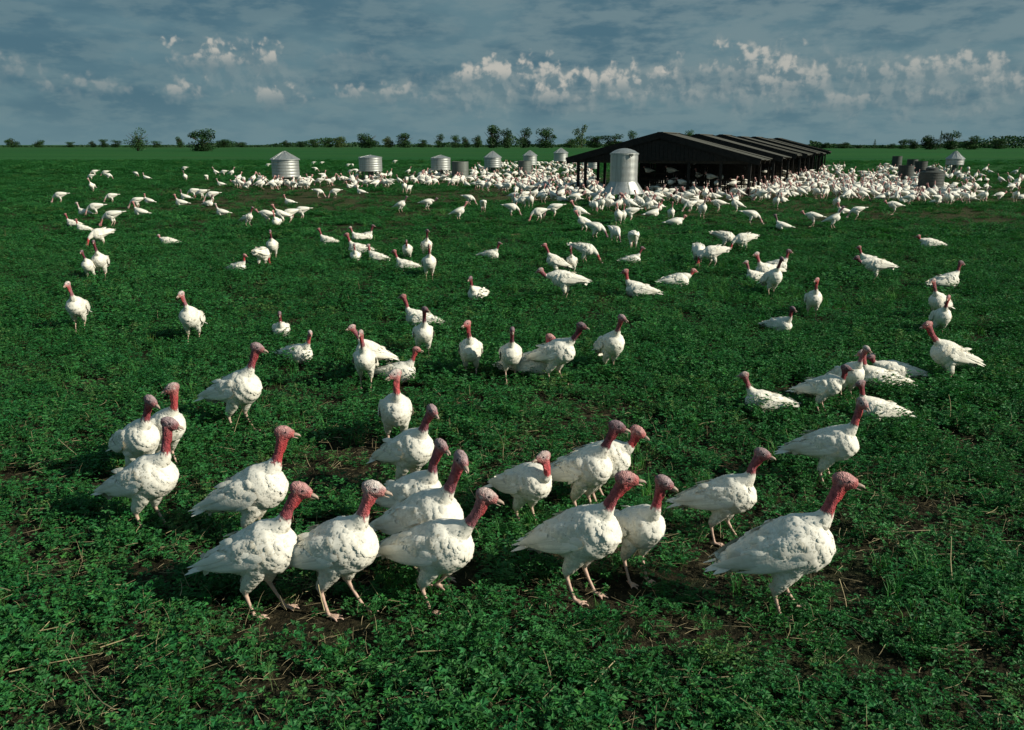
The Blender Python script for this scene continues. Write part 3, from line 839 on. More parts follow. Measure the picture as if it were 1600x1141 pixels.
def make_bird(pose, yaw, seed, stride, lift, lod):
    """dict of part name -> list of (mesh, kind)"""
    rig = bird_rig(pose, yaw, seed, stride, lift); r = np.random.default_rng(seed + 77)
    V, F = rig_mesh(rig, 14 if lod < 2 else 8)
    out = {}
    if lod == 2:
        kind, flow, par = classify(V, rig)
        T = paint(V, None, kind, par, rig, seed)
        sk = T[:, 3:4] > .5; T[:, :3] = np.where(sk, T[:, :3] * .5 + np.array([.62, .42, .38]) * .5, T[:, :3])
        tails = []; n = len(V)
        tv, tf = tube_np([rig['body'](-.30, 0, 0), rig['body'](-.42, 0, -.005), rig['body'](-.50, 0, -.01)], [(.05, .04), (.055, .02), (.045, .008)], 5)
        V = np.vstack([V, tv]); F = F + [tuple(i + n for i in q) for q in tf]
        T = np.vstack([T, np.tile(np.append(WHITE * .9, 0), (len(tv), 1))])
        out['body'] = [(mesh_np('turkey_body_far', V, F, M_bird, True, T), None)]
        out['H'] = rig['H']; out['V'] = V
        return out
    V, N, TR = remeshed(V, F, .0068 if lod == 0 else .0095, .42 if lod == 0 else .35)
    kind, flow, par = classify(V, rig)
    sk = (kind == 3) | ((kind == 2) & (par > .46))
    lump3 = fbm(V[:, 0] * 13 + V[:, 1] * 9 + seed, V[:, 2] * 13 - V[:, 1] * 10 + seed * .3, seed % 97, 2) - .5
    V = V + N * (lump3 * np.where(kind < 2, .016, np.where((kind == 2) & (par < .4), .012, 0)))[:, None]
    V = V + N * (r.normal(0, 1, (len(V), 1)) * np.where(sk, .0011, .0002)[:, None])
    T = paint(V, N, kind, par, rig, seed)
    out['body'] = [(mesh_np('turkey_body', V, TR, M_bird, True, T), None)]
    # plumage
    A, B, C = V[TR[:, 0]], V[TR[:, 1]], V[TR[:, 2]]
    area = np.linalg.norm(np.cross(B - A, C - A), axis=1) * .5
    k3 = kind[TR[:, 0]]; p3 = par[TR[:, 0]]
    sT = (V[TR[:, 0]] - rig['body'](0, 0, 0)) @ rig['ax']; zT = (V[TR[:, 0]] - rig['body'](0, 0, 0)) @ rig['axup']
    fl_zone = (k3 == 1) & (sT < -.06) & (zT < .06)
    ok = ((k3 < 2) & ~(fl_zone & (r.random(len(TR)) < .8))) | ((k3 == 2) & (p3 < .44)) | ((k3 == 4) & (p3 < .88))
    wgt = area * ok * np.where(k3 == 2, 2.6, np.where(k3 == 4, 1.7, 1.0)); wgt /= wgt.sum()
    nf = 4300 if lod == 0 else 1100
    big = .95 if lod == 0 else 1.35
    ids = r.choice(len(TR), nf, p=wgt); w = r.dirichlet((1, 1, 1), nf)
    p = A[ids] * w[:, :1] + B[ids] * w[:, 1:2] + C[ids] * w[:, 2:]
    nn = N[TR[ids, 0]]; fl = flow[TR[ids, 0]] + np.array([0, 0, -.28])[None]
    kk = k3[ids]; s = (p - rig['body'](0, 0, 0)) @ rig['ax']
    L = np.where(kk == 2, .026, np.where(kk == 4, .034, .038 + .022 * np.clip((.10 - s) / .3, 0, 1) + .03 * (s < -.22))) * big * r.uniform(.75, 1.3, nf)
    W = L * np.where(kk == 2, .70, .86) * r.uniform(.85, 1.15, nf)
    tilt = np.where(kk == 2, 5, np.where(kk == 1, 4, 4.5)) + (r.random(nf) < .05) * 9 + (s < -.22) * 7
    c = WHITE[None] * (1 + r.normal(-.01, .065, (nf, 1)))
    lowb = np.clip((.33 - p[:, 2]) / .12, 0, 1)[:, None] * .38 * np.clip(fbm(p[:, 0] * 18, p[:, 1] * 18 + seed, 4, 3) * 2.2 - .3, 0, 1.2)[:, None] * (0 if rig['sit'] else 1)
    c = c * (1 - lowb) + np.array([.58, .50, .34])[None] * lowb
    spot = (r.random(nf) < .035)[:, None] * r.uniform(.1, .55, (nf, 1))
    c = c * (1 - spot) + np.array([.38, .33, .24])[None] * spot
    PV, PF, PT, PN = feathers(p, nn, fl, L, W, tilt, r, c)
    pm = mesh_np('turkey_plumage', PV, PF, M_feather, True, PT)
    pm.normals_split_custom_set_from_vertices(PN.tolist())
    out['plumage'] = [(pm, 'stuff')]
    # wings
    out['wing'] = []
    body, axu = rig['body'], rig['axup']
    for sd in (-1, 1):
        WV = []; WF = []; n = 0
        for q in range(11):
            f = q / 10
            root = body(-.00 - .13 * f + r.normal(0, .006), sd * (.186 - .020 * f), -.060 + .125 * f)
            tip = body(-.31 - .14 * f + r.normal(0, .012), sd * (.105 - .045 * f), -.02 + .05 * f + r.normal(0, .008))
            nv = np.array([0, sd, 0]) + rig['axup'] * (-.25 + .8 * f)
            v, ff = vane(root, tip, nv, .040, 5, .016, .35)
            WV += v; WF += [tuple(i + n for i in z) for z in ff]; n += len(v)
        for (rows, s0, s1, ln, lf, z0, z1) in ((9, .06, -.12, .135, 7, -.045, .075), (9, .10, -.04, .095, 10, -.02, .09), (7, .06, -.10, .110, 16, .075, .125)):
            for q in range(rows):
                f = q / (rows - 1)
                ro = body(s0 + (s1 - s0) * f + r.normal(0, .006), sd * (.186 - .03 * f if z1 < .12 else .115 - .035 * f), z0 + (z1 - z0) * f)
                dr = norm(-rig['ax'] + np.array([0, -sd * (.20 + .12 * f), 0]) + rig['axup'] * r.normal(-.12, .10) + (np.array([0, sd, 0]) * .6 + rig['axup']) * r.uniform(.0, .02 * lf))
                v, ff = vane(ro, ro + dr * ln * r.uniform(.85, 1.15), np.array([0, sd, 0]) + rig['axup'] * (.1 + 1.2 * f), .042, 5, .008, .3)
                WV += v; WF += [tuple(i + n for i in z) for z in ff]; n += len(v)
        tint = np.tile(WHITE * r.uniform(.93, 1.0), (n, 1)) * (1 + .07 * r.normal(0, 1, (n // 18, 1)).repeat(18, 0))
        out['wing'].append((mesh_np('turkey_wing', np.array(WV), WF, M_feather, True, tint), None))
    # tail
    out['tail_feather'] = []
    TV = []; TF = []; n = 0
    for q in range(11):
        f = (q - 5) / 5
        root = body(-.30, f * .045, .010 + .012 * (1 - f * f)); L = r.uniform(.12, .20)
        d = -rig['ax'] + np.array([0, f * .34, 0]) + rig['axup'] * (-.03 - .10 * f * f + r.normal(0, .03)) ; d = norm(d)
        v, ff = vane(root, root + d * L, axu + np.array([0, f * .5, 0]), .050, 5, .004, .25)
        if lod == 0:
            out['tail_feather'].append((mesh_np('turkey_tail_feather', np.array(v), ff, M_feather, True, np.tile(WHITE * r.uniform(.86, 1.0), (len(v), 1))), None))
        TV += v; TF += [tuple(i + n for i in z) for z in ff]; n += len(v)
    if lod == 1:
        del out['tail_feather']
        out['tail'] = [(mesh_np('turkey_tail', np.array(TV), TF, M_feather, True, np.tile(WHITE * .95, (n, 1))), None)]
    # beak, eyes
    H, h, up = rig['H'], rig['h'], rig['up']; sdv = np.cross(up, h)
    b0 = H + h * .060 - up * .010
    op = .012 if (seed % 3) else .004
    v1, f1 = tube_np([b0 + up * .004, b0 + h * .024 + up * .004, b0 + h * .044 - up * .001, b0 + h * .054 - up * .010], [(.0150, .0125), (.0115, .0105), (.0070, .0070), (.001, .001)], 8)
    hl = norm(h - up * (op * 22)); b1 = H + h * .056 - up * .021
    v2, f2 = tube_np([b1, b1 + hl * .020, b1 + hl * .042], [(.010, .005), (.0075, .0040), (.001, .001)], 8)
    out['beak'] = [(mesh_np('turkey_beak', np.vstack([v1, v2]), f1 + [tuple(i + len(v1) for i in q) for q in f2], M_beak, True), None)]
    out['eye'] = []
    for sd in (-1, 1):
        c = H + h * .026 + up * .014 + sdv * sd * .0275
        v, f = tube_np([c - up * .0062, c - up * .0045, c, c + up * .0045, c + up * .0062], [.001, .0052, .0078, .0052, .001], 8)
        out['eye'].append((mesh_np('turkey_eye', v, f, M_eye, True), None))
    out['H'] = rig['H']; out['V'] = V
    return out


CACHE = {}
HC = {'r': (.95, .80, .82, 1), 'p': (1.1, 1.5, 1.5, 1), 'd': (.42, .47, .56, 1), 'm': (.68, .78, .86, 1), 'x': (.95, 1.15, 1.15, 1)}
TOPH = {}


def bird_variant(pose, yaw, seed, stride, lift, lod):
    key = (pose, yaw, seed, stride, lift, lod)
    if key not in CACHE: CACHE[key] = make_bird(*key)
    return CACHE[key]


ALL_BIRDS = []


def place_bird(u, v, vtop, head, pose, yaw=0, hc='r', lod=2, stride=0.0, lift=0.0, label=None, z=0.0, group=None, seed=None, xy=None, scale=None):
    sit = pose.startswith('sit')
    if xy is None: x, y = ground(u, v, .06 if sit else .045)
    else: x, y = xy
    if seed is None: seed = 1
    var = bird_variant(pose, yaw, seed, stride, lift, lod)
    ztop = float(var['V'][:, 2].max())
    if scale is None:
        if vtop: scale = min(1.16, max(.84, height_at(y, vtop) / ztop))
        else: scale = 1.0
    zz = z + float(lump(x, y)) * (1 if z == 0 else 0)
    if lod == 2:
        o = link('turkey', var['body'][0][0], None, (x, y, zz), (0, 0, R(head)), scale); o.color = HC[hc]
    else:
        o = empty('turkey', (x, y, zz), R(head)); o.scale = (scale,) * 3
        for nm, lst in var.items():
            if nm in ('H', 'V'): continue
            for me, kd in lst:
                c = link(nm, me, o); c.color = HC[hc]
                if kd: c['kind'] = kd
    tag(o, label, 'turkey', group)
    ALL_BIRDS.append((o, u if u is not None else 0, v if v is not None else 0, pose, head % 360, hc, label))
    return o


# nearest birds, each with its own meshes: u, v of feet, v of crown, heading, pose, head yaw, head colour, stride, lift, label
NEAR = [
    (1222, 952, 734, 352, 'up', -4, 'r', .5, 0, 'big white turkey with deep red neck, nearest bird at the right of the foreground row'),
    (905, 925, 723, 328, 'up', 26, 'r', .3, 0, 'ruffled turkey with dark red neck overlapping a slimmer bird behind its breast'),
    (992, 900, 729, 300, 'up', 40, 'm', .1, 0, 'slim turkey leaning neck right behind the ruffled dark red necked bird'),
    (682, 940, 748, 338, 'walk', 14, 'x', .4, 1, 'stout turkey lifting one foot in front of a second long necked bird'),
    (532, 948, 742, 342, 'up', 12, 'p', .7, 0, 'pale headed turkey mid stride, second from the left in the front row'),
    (412, 948, 749, 350, 'up', 6, 'r', .6, 0, 'turkey with open beak and bright red neck, leftmost of the front row'),
    (402, 845, 664, 354, 'up', 4, 'r', .2, 0, 'turkey with bushy drooping tail standing behind the leftmost front bird'),
    (236, 822, 648, 346, 'up', 6, 'm', .4, 0, 'turkey with bluish head and broad pointed tail at the left foreground'),
    (222, 752, 609, 322, 'up', 10, 'm', .1, 0, 'dark faced turkey directly behind the bird with the broad pointed tail'),
    (262, 728, 592, 330, 'up', 190 - 330 + 0, 'x', .2, 0, 'turkey looking back to the left, rearmost of the three at the left'),
    (376, 668, 531, 338, 'up', 10, 'm', .5, 0, 'lone turkey with shaggy thighs striding right above the left foreground birds'),
    (640, 770, 622, 322, 'up', -18, 'm', .2, 0, 'turkey with red throat, upper one of the central line of three'),
    (648, 842, 672, 326, 'up', -14, 'm', .2, 0, 'turkey with mottled back, middle one of the central line of three'),
    (668, 900, 690, 326, 'up', -30, 'm', .3, 0, 'long necked turkey facing the camera over the back of the stout bird'),
    (822, 815, 692, 312, 'hunch', -100, 'x', .2, 0, 'hunched turkey looking left with pink head in the centre of the flock'),
    (912, 800, 644, 318, 'up', 30, 'd', .2, 0, 'dark headed turkey with raised beak above the ruffled bird'),
    (935, 785, 661, 348, 'hunch', -20, 'r', .2, 0, 'turkey mostly hidden behind the dark headed bird, red throat showing'),
    (1128, 842, 696, 338, 'up', -6, 'm', .8, 0, 'slender turkey standing apart with legs spread right of the centre'),
    (1290, 752, 612, 328, 'up', -40, 'x', .2, 0, 'turkey with shaded flank and bright breast behind the big right bird'),
    (620, 700, 569, 285, 'up', -70, 'p', .2, 0, 'plump turkey facing the camera and looking left above the central line'),
    (1282, 642, 572, 326, 'hunch', 0, 'd', .2, 0, 'turkey with dark lowered head and rounded white back at the right'),
    (1478, 598, 500, 186, 'walk', 0, 'r', .4, 0, 'large turkey walking left at the right edge with red wattled neck'),
]
# mid field birds sharing a few postures
MID = [
    (1322, 622, 551, 290, 'up', 0, 'p', 'pale headed turkey peering over the back of the dark headed one at right'),
    (1372, 606, 546, 180, 'sit', 0, 'x', 'turkey with blue shaded back lying in the clover at right, head arched left'),
    (1395, 592, 553, 175, 'sitlow', 0, 'm', 'turkey almost sunk in the clover behind the blue shaded one'),
    (1192, 640, 585, 172, 'sit', 0, 'x', 'turkey resting in the clover alone, looking left, right of centre'),
    (1370, 652, 602, 178, 'sit', 0, 'm', 'bright sunlit turkey lying in clover behind the shaded flank bird'),
    (1466, 525, 456, 262, 'up', -30, 'r', 'turkey facing the camera just above the large one at right edge'),
    (1464, 500, 432, 215, 'up', 0, 'x', 'turkey half hidden behind another at the right edge, looking left'),
    (1478, 448, 406, 10, 'sit', 0, 'd', 'dark headed turkey resting at the right edge of the mid field'),
    (1366, 440, None, 178, 'low', 0, 'd', 'plump turkey with dark head lowered to the left, right mid field'),
    (1356, 412, 383, 165, 'sit', 0, 'r', 'turkey sitting behind the plump one with lowered dark head'),
    (1452, 388, None, 172, 'sitlow', 0, 'r', 'turkey lying flat in the grass near the right edge'),
    (1205, 462, 398, 283, 'up', 0, 'd', 'dark headed turkey in front of a knot of resting birds, right of centre'),
    (1197, 432, 392, 200, 'sit', 0, 'p', 'pale headed turkey in the knot behind the dark headed standing one'),
    (1212, 424, 388, 355, 'sit', 0, 'd', 'dark headed turkey resting rearmost in the knot of birds'),
    (1180, 438, 412, 190, 'sit', 0, 'p', 'small pale headed turkey low at the left of the knot of birds'),
    (1268, 496, 431, 262, 'up', -45, 'r', 'turkey facing the camera alone between tall grass and the right flock'),
    (1218, 516, 476, 305, 'sit', 0, 'd', 'turkey settled deep in clover with only neck and breast lit'),
    (953, 578, 483, 290, 'up', 25, 'm', 'slim turkey standing on one visible leg, alone right of the centre'),
    (868, 596, 499, 334, 'walk', 0, 'd', 'grey headed turkey striding right with a long bare neck'),
    (828, 586, 521, 342, 'sit', 0, 'r', 'turkey whose red neck shows between two standing central birds'),
    (798, 594, 506, 276, 'up', 0, 'd', 'broad turkey facing the camera left of the grey headed strider'),
    (736, 588, 494, 270, 'up', -45, 'r', 'plump turkey facing the camera with pink head turned left'),
    (662, 558, 474, 284, 'up', 35, 'd', 'grey headed turkey looking right with a sitting bird behind it'),
    (655, 508, 460, 170, 'sit', 0, 'r', 'red headed turkey sitting behind the grey headed one, looking left'),
    (625, 592, 541, 350, 'sit', 0, 'r', 'turkey lying down with wing spread in shade behind the plump bird'),
    (572, 602, 507, 276, 'up', -10, 'x', 'turkey facing the camera on one leg, left of the centre'),
    (582, 584, 506, 210, 'up', 0, 'x', 'turkey peeking out behind another, pink head turned left'),
    (467, 563, 513, 335, 'sit', -40, 'p', 'turkey sitting in clover with thin red neck, left of centre'),
    (440, 525, 486, 285, 'sit', 0, 'd', 'black headed turkey nestled in clover facing the camera'),
    (303, 534, 450, 272, 'up', -20, 'p', 'lone turkey walking straight at the camera, left mid field'),
    (126, 516, 437, 282, 'up', -20, 'p', 'turkey walking at the camera close to the left edge'),
    (160, 434, 371, 282, 'up', 10, 'd', 'dark headed turkey, taller of a pair at the left edge'),
    (142, 436, 391, 272, 'up', 0, 'd', 'shorter turkey of the pair at the left edge'),
    (158, 384, None, 225, 'graze', 0, 'r', 'turkey bending down behind the pair at the left edge'),
    (130, 361, 342, 176, 'sit', 0, 'r', 'turkey sitting low left of the bending bird'),
    (114, 353, 336, 178, 'sit', 0, 'r', 'turkey sitting nearest the left border with head up'),
    (263, 383, 369, 176, 'sitlow', 0, 'p', 'lone turkey lying in open clover on the left'),
    (388, 353, 323, 342, 'up', 0, 'm', 'turkey standing with shaded back left of a feeding cluster'),
    (427, 405, 357, 282, 'up', 0, 'd', 'dark headed turkey beside a bird seen from behind'),
    (411, 419, None, 80, 'graze', 0, 'r', 'turkey grazing with its rump to the camera'),
    (372, 424, 402, 345, 'sit', 0, 'r', 'turkey lying left of the bird with its rump turned'),
    (511, 381, 359, 172, 'sit', 0, 'r', 'turkey sitting alone looking left before the central group'),
    (560, 398, 364, 172, 'sit', 0, 'r', 'red headed turkey sitting left in a small resting group'),
    (556, 406, 379, 275, 'sit', 0, 'd', 'dark headed turkey lowest of the small resting group'),
    (572, 374, 350, 350, 'sit', 0, 'd', 'turkey at the back of the small resting group, dark head'),
    (560, 375, 353, 185, 'sit', 0, 'p', 'pale headed turkey at the back of the small resting group'),
    (589, 407, 385, 172, 'sit', 0, 'p', 'turkey sitting right of the small resting group'),
    (637, 407, 375, 272, 'hunch', 0, 'd', 'round turkey with dark head tucked over its breast'),
    (633, 423, 391, 170, 'sit', 0, 'r', 'turkey sitting with pink head below the round tucked one'),
    (667, 404, 356, 282, 'up', 30, 'd', 'dark headed turkey behind a thinner standing one'),
    (671, 436, 378, 280, 'up', 0, 'x', 'thin turkey standing in front of the dark headed one'),
    (767, 404, 384, 345, 'sit', 0, 'd', 'turkey lying with black head alone at the field centre'),
    (746, 468, 429, 240, 'sit', 0, 'd', 'bright turkey sitting alone in clover, thin dark neck'),
    (882, 468, 418, 180, 'low', 0, 'x', 'turkey walking left with neck low and tail drooping'),
    (868, 430, 379, 190, 'up', 0, 'r', 'turkey looking left, left one of a pair behind the low walker'),
    (893, 428, 384, 262, 'up', 0, 'd', 'dark headed turkey, right one of a pair behind the low walker'),
    (914, 412, None, 345, 'graze', 0, 'x', 'grazing turkey half hidden right of the pair'),
    (988, 411, 385, 358, 'sit', 0, 'd', 'turkey lying facing right with long tail trailing left'),
    (997, 463, 420, 174, 'sit', 0, 'r', 'turkey sitting with tail cocked, looking left, right of the low walker'),
    (1058, 448, 420, 5, 'sitlow', 0, 'r', 'turkey lying flat facing right before the grass tufts'),
    (1090, 415, None, 262, 'graze', 0, 'r', 'round turkey bending its pink head down toward the camera'),
    (1112, 418, None, 188, 'graze', 0, 'r', 'turkey grazing left beside the round bending bird'),
    (1132, 390, None, 350, 'graze', 0, 'm', 'turkey bending right, left one of two crossing birds'),
    (1160, 394, None, 192, 'graze', 0, 'r', 'turkey bending left, right one of two crossing birds'),
]
FARHAND = [  # u, v feet, heading, pose, colour
    (177, 354, 192, 'graze', 'r'), (150, 337, 195, 'graze', 'x'), (132, 336, 178, 'sit', 'p'), (175, 316, 200, 'graze', 'x'), (145, 300, 265, 'up', 'x'), (95, 317, 190, 'graze', 'x'),
    (215, 325, 190, 'graze', 'x'), (233, 318, 165, 'sit', 'r'), (220, 337, 175, 'sit', 'r'), (283, 321, 178, 'sit', 'r'), (290, 312, 170, 'sit', 'd'), (303, 308, 190, 'graze', 'x'),
    (316, 311, 185, 'graze', 'r'), (332, 316, 195, 'graze', 'x'), (326, 322, 340, 'sit', 'm'), (347, 336, 175, 'sit', 'p'), (418, 348, 182, 'low', 'r'), (441, 349, 192, 'walk', 'r'),
    (454, 348, 200, 'graze', 'x'), (472, 342, 190, 'graze', 'x'), (433, 352, 265, 'sit', 'r'), (452, 319, 170, 'sit', 'r'), (498, 308, 0, 'graze', 'x'), (524, 308, 190, 'graze', 'x'),
    (930, 374, 335, 'graze', 'd'), (912, 362, 205, 'walk', 'r'), (960, 380, 290, 'graze', 'd'), (989, 391, 88, 'graze', 'x'), (1173, 351, 350, 'graze', 'x'), (1222, 358, 172, 'sit', 'd'),
    (1270, 353, 172, 'low', 'r'), (1301, 357, 345, 'up', 'd'), (1338, 341, 180, 'graze', 'x'), (1317, 334, 180, 'sit', 'r'), (1306, 327, 270, 'up', 'd'), (1396, 334, 185, 'low', 'r'),
    (1122, 331, 180, 'low', 'r'), (1150, 333, 190, 'up', 'r'), (1212, 325, 270, 'walk', 'd'), (1055, 352, 0, 'sitlow', 'r'), (1048, 345, 270, 'up', 'r'), (1097, 340, 275, 'up', 'd'),
    (1078, 332, 200, 'graze', 'x'), (1090, 331, 190, 'graze', 'x'), (966, 352, 250, 'up', 'r'), (972, 351, 280, 'up', 'r'), (905, 345, 200, 'walk', 'r'), (842, 346, 200, 'graze', 'r'),
    (866, 339, 185, 'graze', 'x'), (818, 324, 190, 'graze', 'x'), (829, 324, 265, 'up', 'd'), (799, 337, 345, 'graze', 'x'), (755, 331, 95, 'graze', 'x'), (717, 344, 2, 'walk', 'r'),
    (733, 321, 340, 'graze', 'x'), (668, 329, 350, 'low', 'd'), (626, 331, 350, 'walk', 'd'), (632, 300, 270, 'walk', 'x'), (640, 302, 250, 'graze', 'x'), (564, 303, 170, 'sit', 'x'),
    (213, 277, 330, 'graze', 'x'), (229, 280, 175, 'sit', 'x'), (148, 275, 200, 'graze', 'x'), (143, 281, 180, 'graze', 'x'), (165, 276, 190, 'graze', 'x'), (170, 281, 350, 'graze', 'x'),
    (290, 283, 270, 'up', 'd'), (289, 268, 180, 'graze', 'x'), (323, 283, 90, 'graze', 'x'), (345, 290, 180, 'sit', 'x'), (338, 275, 190, 'up', 'x'), (350, 275, 180, 'graze', 'x'), (362, 276, 0, 'up', 'x'),
    (500, 290, 180, 'graze', 'x'), (490, 258, 180, 'graze', 'x'), (503, 258, 190, 'graze', 'x'), (544, 262, 180, 'graze', 'x'), (551, 262, 90, 'graze', 'x'), (419, 262, 180, 'graze', 'x'), (427, 262, 270, 'graze', 'x'),
    (493, 268, 10, 'graze', 'x'), (617, 256, 180, 'graze', 'x'), (376, 294, 190, 'up', 'x'), (388, 296, 350, 'up', 'x'), (1000, 330, 300, 'graze', 'r'), (1020, 338, 10, 'sit', 'r'), (985, 345, 180, 'graze', 'x'),
]
VAR = {  # posture seeds for shared birds
    'up': [(11, 0.2), (12, 0.6), (13, -.4)], 'walk': [(21, .6), (22, -.6)], 'sit': [(31, 0), (32, 0), (33, 0)], 'sitlow': [(41, 0)],
    'graze': [(51, .3), (52, -.5)], 'low': [(61, .5)], 'hunch': [(71, .2)]}


def zone(u, v):
    if v < 296:
        if u < 400: return 'in the far left green field'
        if u < 505: return 'crowding the cone topped feeder at left'
        if u < 640: return 'around the second feeder'
        if u < 745: return 'by the flat lidded feeder'
        if u < 860: return 'near the middle cone feeders'
        if u < 1000: return 'at the left end of the open shelter'
        if u < 1130: return 'in the shade under the first shelter roof'
        if u < 1310: return 'in front of the row of shelters'
        if u < 1400: return 'in the crowd left of the dark tanks'
        return 'among the dark tanks'
    if v < 322:
        if u < 400: return 'on grass below the left feeder'
        if u < 640: return 'before the left feeders'
        if u < 900: return 'at the front of the central crowd'
        if u < 1040: return 'pressed around the tall silo feeder'
        if u < 1200: return 'before the first shelter'
        if u < 1360: return 'in the crowd right of the shelters'
        return 'in the crowd below the dark tanks'
    if u < 260: return 'in the upper left grass'
    if u < 500: return 'on grass below the left feeder'
    if u < 780: return 'on open grass below the grey tank'
    if u < 900: return 'on grass left of the silo feeder'
    if u < 1035: return 'just below the silo feeder'
    if u < 1200: return 'on the grass below the first shelter'
    return 'on grass below the right hand crowd'


POSEW = {'up': 'standing upright', 'walk': 'walking', 'sit': 'sitting', 'sitlow': 'lying flat', 'graze': 'grazing', 'low': 'stooping', 'hunch': 'hunched'}


def facing(h):
    h %= 360
    if h < 40 or h > 320: return 'facing right'
    if h < 140: return 'facing away'
    if h < 220: return 'facing left'
    return 'facing the camera'


def auto_labels(items):
    groups = {}
    for it in items:
        o, u, v, pose, head, hc, lab = it
        groups.setdefault(('turkey %s %s %s' % (POSEW[pose], facing(head), zone(u, v)), zone(u, v)), []).append(it)
    ords = ['leftmost', 'second from left', 'third from left', 'fourth from left', 'fifth from left', 'sixth from left', 'seventh from left', 'eighth from left']
    for (base, zn), lst in groups.items():
        lst.sort(key=lambda t: t[1])
        for i, it in enumerate(lst):
            o = it[0]
            if len(lst) == 1: o['label'] = base
            elif len(lst) <= 8: o['label'] = ords[i] + ' ' + base
            else: o['label'] = base
            o['group'] = 'white turkeys ' + zn


def build_birds():
    for i, (u, v, vt, hd, pose, yaw, hc, stride, lift, lab) in enumerate(NEAR):
        yaw = (yaw + 180) % 360 - 180
        place_bird(u, v, vt, hd, pose, yaw, hc, 0, stride, lift, lab, seed=1000 + i * 7, group='turkeys gathered in the foreground')
    for i, (u, v, vt, hd, pose, yaw, hc, lab) in enumerate(MID):
        sd, st = VAR[pose][i % len(VAR[pose])]
        place_bird(u, v, vt, hd, pose, yaw, hc, 1, st, 0, lab, seed=sd, group='turkeys scattered over the mid field')
    auto = []
    for i, (u, v, hd, pose, hc) in enumerate(FARHAND):
        sd, st = VAR[pose][i % len(VAR[pose])]
        place_bird(u, v, None, hd, pose, 0, hc, 2, st, 0, None, seed=sd, scale=random.uniform(.92, 1.08)); auto.append(ALL_BIRDS[-1])
    # the crowd round feeders, tanks and shelters
    crowd = []
    regions = [  # u0,u1,v0,v1,count
        (405, 492, 284, 298, 34), (366, 415, 286, 298, 9), (505, 560, 281, 292, 9), (545, 612, 272, 296, 32), (655, 745, 272, 293, 60), (745, 850, 266, 302, 85), (850, 930, 258, 318, 95),
        (800, 905, 288, 322, 24), (925, 1030, 315, 334, 40), (925, 940, 300, 315, 5), (1012, 1030, 300, 315, 6), (1030, 1110, 300, 322, 26), (1100, 1240, 294, 318, 70), (1180, 1330, 280, 312, 95), (1320, 1440, 276, 316, 120), (1395, 1515, 296, 322, 66),
        (1370, 1520, 262, 284, 55), (1230, 1330, 264, 282, 30), (620, 680, 272, 294, 12), (1500, 1600, 270, 318, 30), (740, 900, 256, 270, 44), (1240, 1400, 268, 300, 50), (850, 930, 264, 300, 30)]
    taken = [(b[0].location.x, b[0].location.y) for b in ALL_BIRDS]
    ax, ay = 8.7, 48.0; dx, dy = math.sin(R(24)), math.cos(R(24))
    for (u0, u1, v0, v1, n) in regions:
        k = 0; tries = 0
        while k < n and tries < n * 12:
            tries += 1
            u = random.uniform(u0, u1); v = random.uniform(v0, v1); x, y = ground(u, v)
            if any((x - a) ** 2 + (y - b) ** 2 < .45 ** 2 for a, b in taken): continue
            if any((x - a) ** 2 + (y - b) ** 2 < (rr + .15) ** 2 for a, b, rr in SOLIDS): continue
            taken.append((x, y)); crowd.append((u, v, x, y, 0.0)); k += 1
    # birds inside the shelters, on the ground and on the roosts
    for k in range(60):
        s = random.uniform(.3, 22); t = random.uniform(-5, 5); x = ax + dx * s + dy * t; y = ay + dy * s - dx * t
        u, v = proj(x, y, 0)
        if any((x - a) ** 2 + (y - b) ** 2 < .4 ** 2 for a, b in taken): continue
        taken.append((x, y)); crowd.append((u, v, x, y, 0.0))
    regions_done = True
    for (x, y, z) in ROOSTS:
        u, v = proj(x, y, z); crowd.append((u, v, x, y, z))
    poses = ['graze'] * 9 + ['up'] * 7 + ['sit'] * 6 + ['walk'] * 3 + ['low'] * 2
    crowd.sort(key=lambda c: c[3])
    budget = 298 - len(ALL_BIRDS)
    SV = []; SF = []; ST = []; n = 0
    for i, (u, v, x, y, z) in enumerate(crowd):
        pose = random.choice(poses) if z == 0 else random.choice(['sit', 'sitlow'])
        hd = random.choice([random.gauss(180, 35), random.gauss(0, 40), random.uniform(0, 360)]) % 360
        # those right by a feeder turn to it
        for a, b, rr in SOLIDS:
            if (x - a) ** 2 + (y - b) ** 2 < (rr + 1.2) ** 2 and z == 0:
                pose = random.choice(['graze', 'low', 'up']); hd = math.degrees(math.atan2(b - y, a - x)); break
        sd, st = random.choice(VAR[pose]); sc = random.uniform(.88, 1.08)
        if i < budget:
            place_bird(u, v, None, hd, pose, 0, random.choice('rrxpm'), 2, st, 0, None, z=z, seed=sd, xy=(x, y), scale=sc); auto.append(ALL_BIRDS[-1])
        else:
            me = bird_variant(pose, 0, sd, st, 0, 2)['body'][0][0]
            key = me.name
            if key not in FARCACHE:
                co = np.empty(len(me.vertices) * 3, np.float32); me.vertices.foreach_get('co', co)
                cc = np.empty(len(me.vertices) * 4, np.float32); me.attributes['tint'].data.foreach_get('color', cc)
                FARCACHE[key] = (co.reshape(-1, 3), [tuple(p.vertices) for p in me.polygons], cc.reshape(-1, 4))
            co, fs, cc = FARCACHE[key]; a = R(hd); ca, sa = math.cos(a) * sc, math.sin(a) * sc
            W = np.stack([co[:, 0] * ca - co[:, 1] * sa + x, co[:, 0] * sa + co[:, 1] * ca + y, co[:, 2] * sc + z], 1)
            SV.append(W); ST.append(cc); SF += [tuple(q + n for q in f) for f in fs]; n += len(W)
    if SV:
        o = link('turkey_flock', mesh_np('turkey_flock', np.vstack(SV), SF, M_bird, True, np.vstack(ST)))
        tag(o, 'dense far crowd of white turkeys around the distant feeders and shelters', kind='stuff')
    auto_labels(auto)
